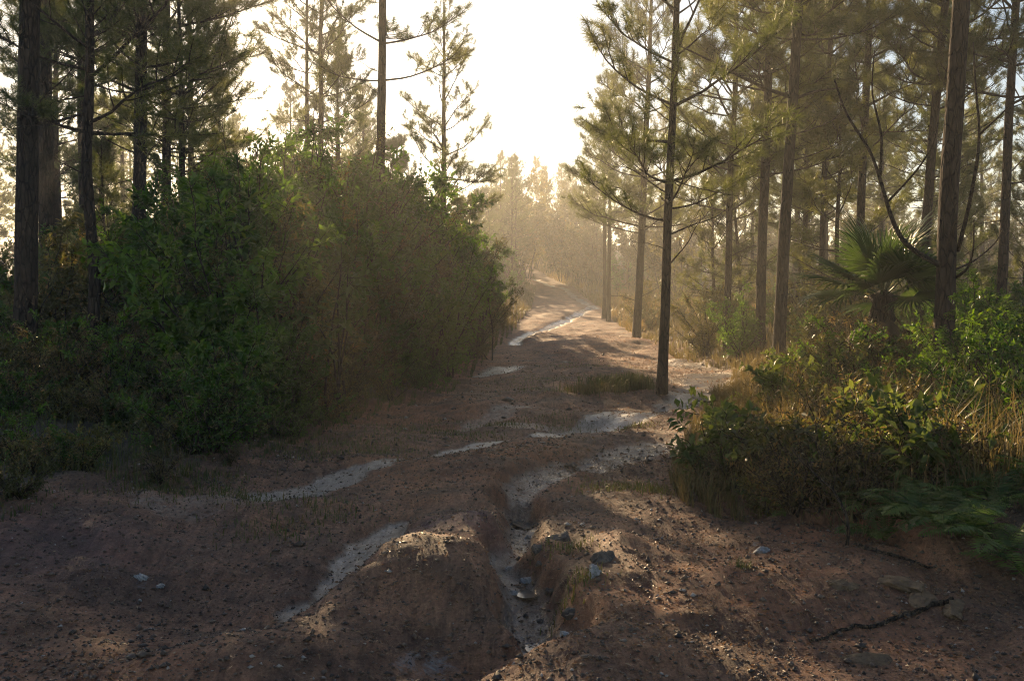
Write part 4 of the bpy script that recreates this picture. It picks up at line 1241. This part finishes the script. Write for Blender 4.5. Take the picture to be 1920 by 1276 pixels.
scatter_litter(26000, (3.5, 9.5), (-3, 3.2), 43, 0.026, 'fallen brown leaf bits on the near track')
scatter_litter(13000, (9, 34), (-2, 5), 44, 0.05, 'dry leaves glinting on the farther track')
g = np.random.default_rng(45)        # fallen pine needles
n = 9000
y = 3.5 + 8 * g.random(n) ** 1.4; x = g.uniform(-2.8, 3.0, n)
kp = (x > left_edge(y) - 0.3) & (x < right_edge(y) + 0.5); x, y = x[kp], y[kp]; n = len(x)
P = np.column_stack([x, y, terrain(x, y, True) + 0.006])
D = unit(np.column_stack([g.normal(size=(n, 2)), g.normal(size=n) * 0.12]))
W = unit(np.cross(D, [0, 0, 1.0])) * 0.0011
L = g.uniform(0.05, 0.14, (n, 1))
V = np.stack([P - W, P + W, P + D * L], 1).reshape(-1, 3)
tag(link('pine_needle_litter', make_mesh('pine_needle_litter', V, np.arange(n * 3).reshape(-1, 3), M['litter'])), 'fallen pine needles scattered on the near track', 'litter', kind='stuff')

def puddle(u, v, rx, ry, lift, label, seed, rot=0.0):
    x, y, z = hit(u, v)
    q = terrain(x + np.linspace(-rx, rx, 9)[:, None] * np.ones(9), y + np.ones((9, 1)) * np.linspace(-ry, ry, 9), True)
    zz = float(np.quantile(q, 0.22)) + lift
    a = np.linspace(0, 2 * math.pi, 40, endpoint=False)
    r = 1 + 0.35 * fbm(np.cos(a) * 1.5 + seed, np.sin(a) * 1.5, 3, seed)
    px, py = rx * r * np.cos(a), ry * r * np.sin(a)
    c, s = math.cos(rot), math.sin(rot)
    V = np.vstack([[0, 0, 0], np.column_stack([px * c - py * s, px * s + py * c, np.zeros(40)])])
    T = [(0, i + 1, (i + 1) % 40 + 1) for i in range(40)]
    tag(link('puddle', make_mesh('puddle', V, np.array(T), M['water']), None, (x, y, zz)), label, 'water', kind='structure')
puddle(990, 955, 0.14, 0.28, 0.0, 'shallow glinting water where the gully starts', 1)
puddle(1040, 1188, 0.15, 0.14, 0.0, 'shallow water in the lowest gully pool', 2)
puddle(985, 1095, 0.12, 0.22, -0.005, 'thin trickle in the middle of the gully', 3)
puddle(1040, 675, 0.28, 0.6, 0.0, 'small bright puddle in the far track', 4)
puddle(1010, 627, 0.35, 1.6, 0.0, 'bright water strip in the far wheel rut', 5)

# ------------------------------------------------------------------ tell look-alikes apart by what they stand between
RIGHT_MARKS = [(860, 'left thicket'), (1040, 'far track'), (1192, 'stout pine'), (1240, 'slim dark pine'), (1362, 'slim bush pine'), (1425, 'straight pine'), (1459, 'leaning pine'), (1533, 'close pair'), (1648, 'fan palm'),
               (1718, 'right-leaning pine'), (1768, 'nearest dark pine'), (1872, 'right edge pine'), (2300, 'frame edge')]
LEFT_MARKS = [(-400, 'frame edge'), (45, 'leftmost trunk'), (172, 'slender pine'), (266, 'straight pine'), (485, 'bright sapling'), (600, 'pale pair'), (706, 'tall bare trunk'), (828, 'lone open pine'), (960, 'track')]
ORD = ['', 'first', 'second', 'third', 'fourth', 'fifth', 'sixth', 'seventh', 'eighth', 'ninth', 'tenth', 'eleventh', 'twelfth', 'thirteenth', 'fourteenth', 'fifteenth', 'sixteenth', 'seventeenth', 'eighteenth', 'nineteenth', 'twentieth']
def ordinal(i):
    return ORD[i] if i <= 20 else 'twenty-' + ORD[i - 20] if i < 30 else 'thirtieth'
def tell_apart(group, bases, marks, count=True):
    """bases: {old label: short phrase}"""
    cells = {}
    for o in COL.objects:
        if o.parent is None and o.get('group') == group and o.get('label') in bases:
            u = 960 + o.location.x / o.location.y * FPX
            k = 0
            while k < len(marks) - 2 and u > marks[k + 1][0]: k += 1
            cells.setdefault((o['label'], k), []).append((u, o))
    for (lab, k), row in cells.items():
        row.sort(key=lambda t: t[0])
        where = 'between %s and %s' % (marks[k][1], marks[k + 1][1])
        for i, (u, o) in enumerate(row):
            n = (', %s from left' % ordinal(i + 1)) if count and len(row) > 1 else ','
            o['label'] = '%s%s %s' % (bases[lab], n, where)
tell_apart('pines of the right stand', {'slender hazy pine in the right stand behind the dark trunks': 'slender hazy pine'}, RIGHT_MARKS)
tell_apart('young pines on the right', {'young bushy pine among the right trunks': 'young bushy pine'}, RIGHT_MARKS)
tell_apart('far pines on the right', {'faint far pine deep in the golden haze on the right': 'faint far pine'}, RIGHT_MARKS)
tell_apart('bushes among the right pines', {'sunlit olive bush among the pines right of the track': 'sunlit olive bush'}, RIGHT_MARKS)
tell_apart('bushes of the right verge', {'dark green bush in the bank by the nearest pine': 'dark green bank bush', 'small bush in the tangled right verge': 'small verge bush'}, RIGHT_MARKS)
tell_apart('herbs in the right verge', {'thin leafy herb in the grass of the right verge': 'thin leafy verge herb'}, RIGHT_MARKS)
tell_apart('leafy trees behind the right stand', {'hazy leafy tree behind the right stand': 'hazy leafy tree'}, RIGHT_MARKS)
tell_apart('leafy trees behind the left stand', {'hazy leafy tree behind the left stand': 'hazy leafy tree'}, LEFT_MARKS)
tell_apart('pines of the left stand', {'hazy pine behind the trunks on the left': 'hazy pine'}, LEFT_MARKS)
tell_apart('added pines shading the left foreground', {'added shade pine between the set-back pine and the open sky': 'added shade pine'}, LEFT_MARKS)
tell_apart('young pines on the left', {'young bushy pine among the left trunks': 'young bushy pine'}, LEFT_MARKS)
tell_apart('pines behind the thicket', {'low pine crown showing just over the left thicket': 'pine behind the thicket'}, LEFT_MARKS)
tell_apart('far pines on the left', {'faint far pine beyond the left thicket': 'faint far pine'}, LEFT_MARKS)
tell_apart('shrubs of the left thicket', {'dense leafy shrub along the front of the left thicket': 'thicket front shrub', 'tall dark shrub deep in the left thicket': 'deep thicket shrub', 'dim shrub among the trunks at the left': 'dim woodland shrub'}, LEFT_MARKS)
tell_apart('low shrubs at the thicket foot', {'knee-high shrub at the foot of the thicket': 'knee-high foot shrub'}, LEFT_MARKS)
tell_apart('low bushes under the left trunks', {'low dark bush at the feet of the left trunks': 'low dark bush'}, LEFT_MARKS)
row = sorted([o for o in COL.objects if o.parent is None and o.get('group') == 'plants at the near left edge'], key=lambda o: o.location.y)
for i, o in enumerate(row):
    o['label'] = 'small dim plant by the near left track edge, %s nearest' % ordinal(i + 1) if i < 30 else 'small dim plant before the thicket foot at the left track edge'
ferns = sorted([o for o in COL.objects if o.parent is None and o.get('label') == 'feathery green fern in the fern bed on the right bank'], key=lambda o: o.location.x / o.location.y)
for i, o in enumerate(ferns):
    o['label'] = 'feathery green fern, %s from left in the fern bed' % ordinal(i + 1)
tell_apart('far scrub', {'hazy scrub beside the far bend of the track': 'hazy far scrub'}, RIGHT_MARKS)
for grp, base in (('scrub at the end of the track', 'tall misty scrub closing the track'), ('pines at the end of the track', 'misty far pine closing the track'), ('round-crowned trees at the end of the track', 'misty round-crowned tree closing the track')):
    row = sorted([o for o in COL.objects if o.parent is None and o.get('group') == grp], key=lambda o: o.location.x / o.location.y)
    for i, o in enumerate(row):
        if i < 30: o['label'] = '%s, %s from the left' % (base, ordinal(i + 1))
        else: o['label'] = base + ', among the rightmost of them'
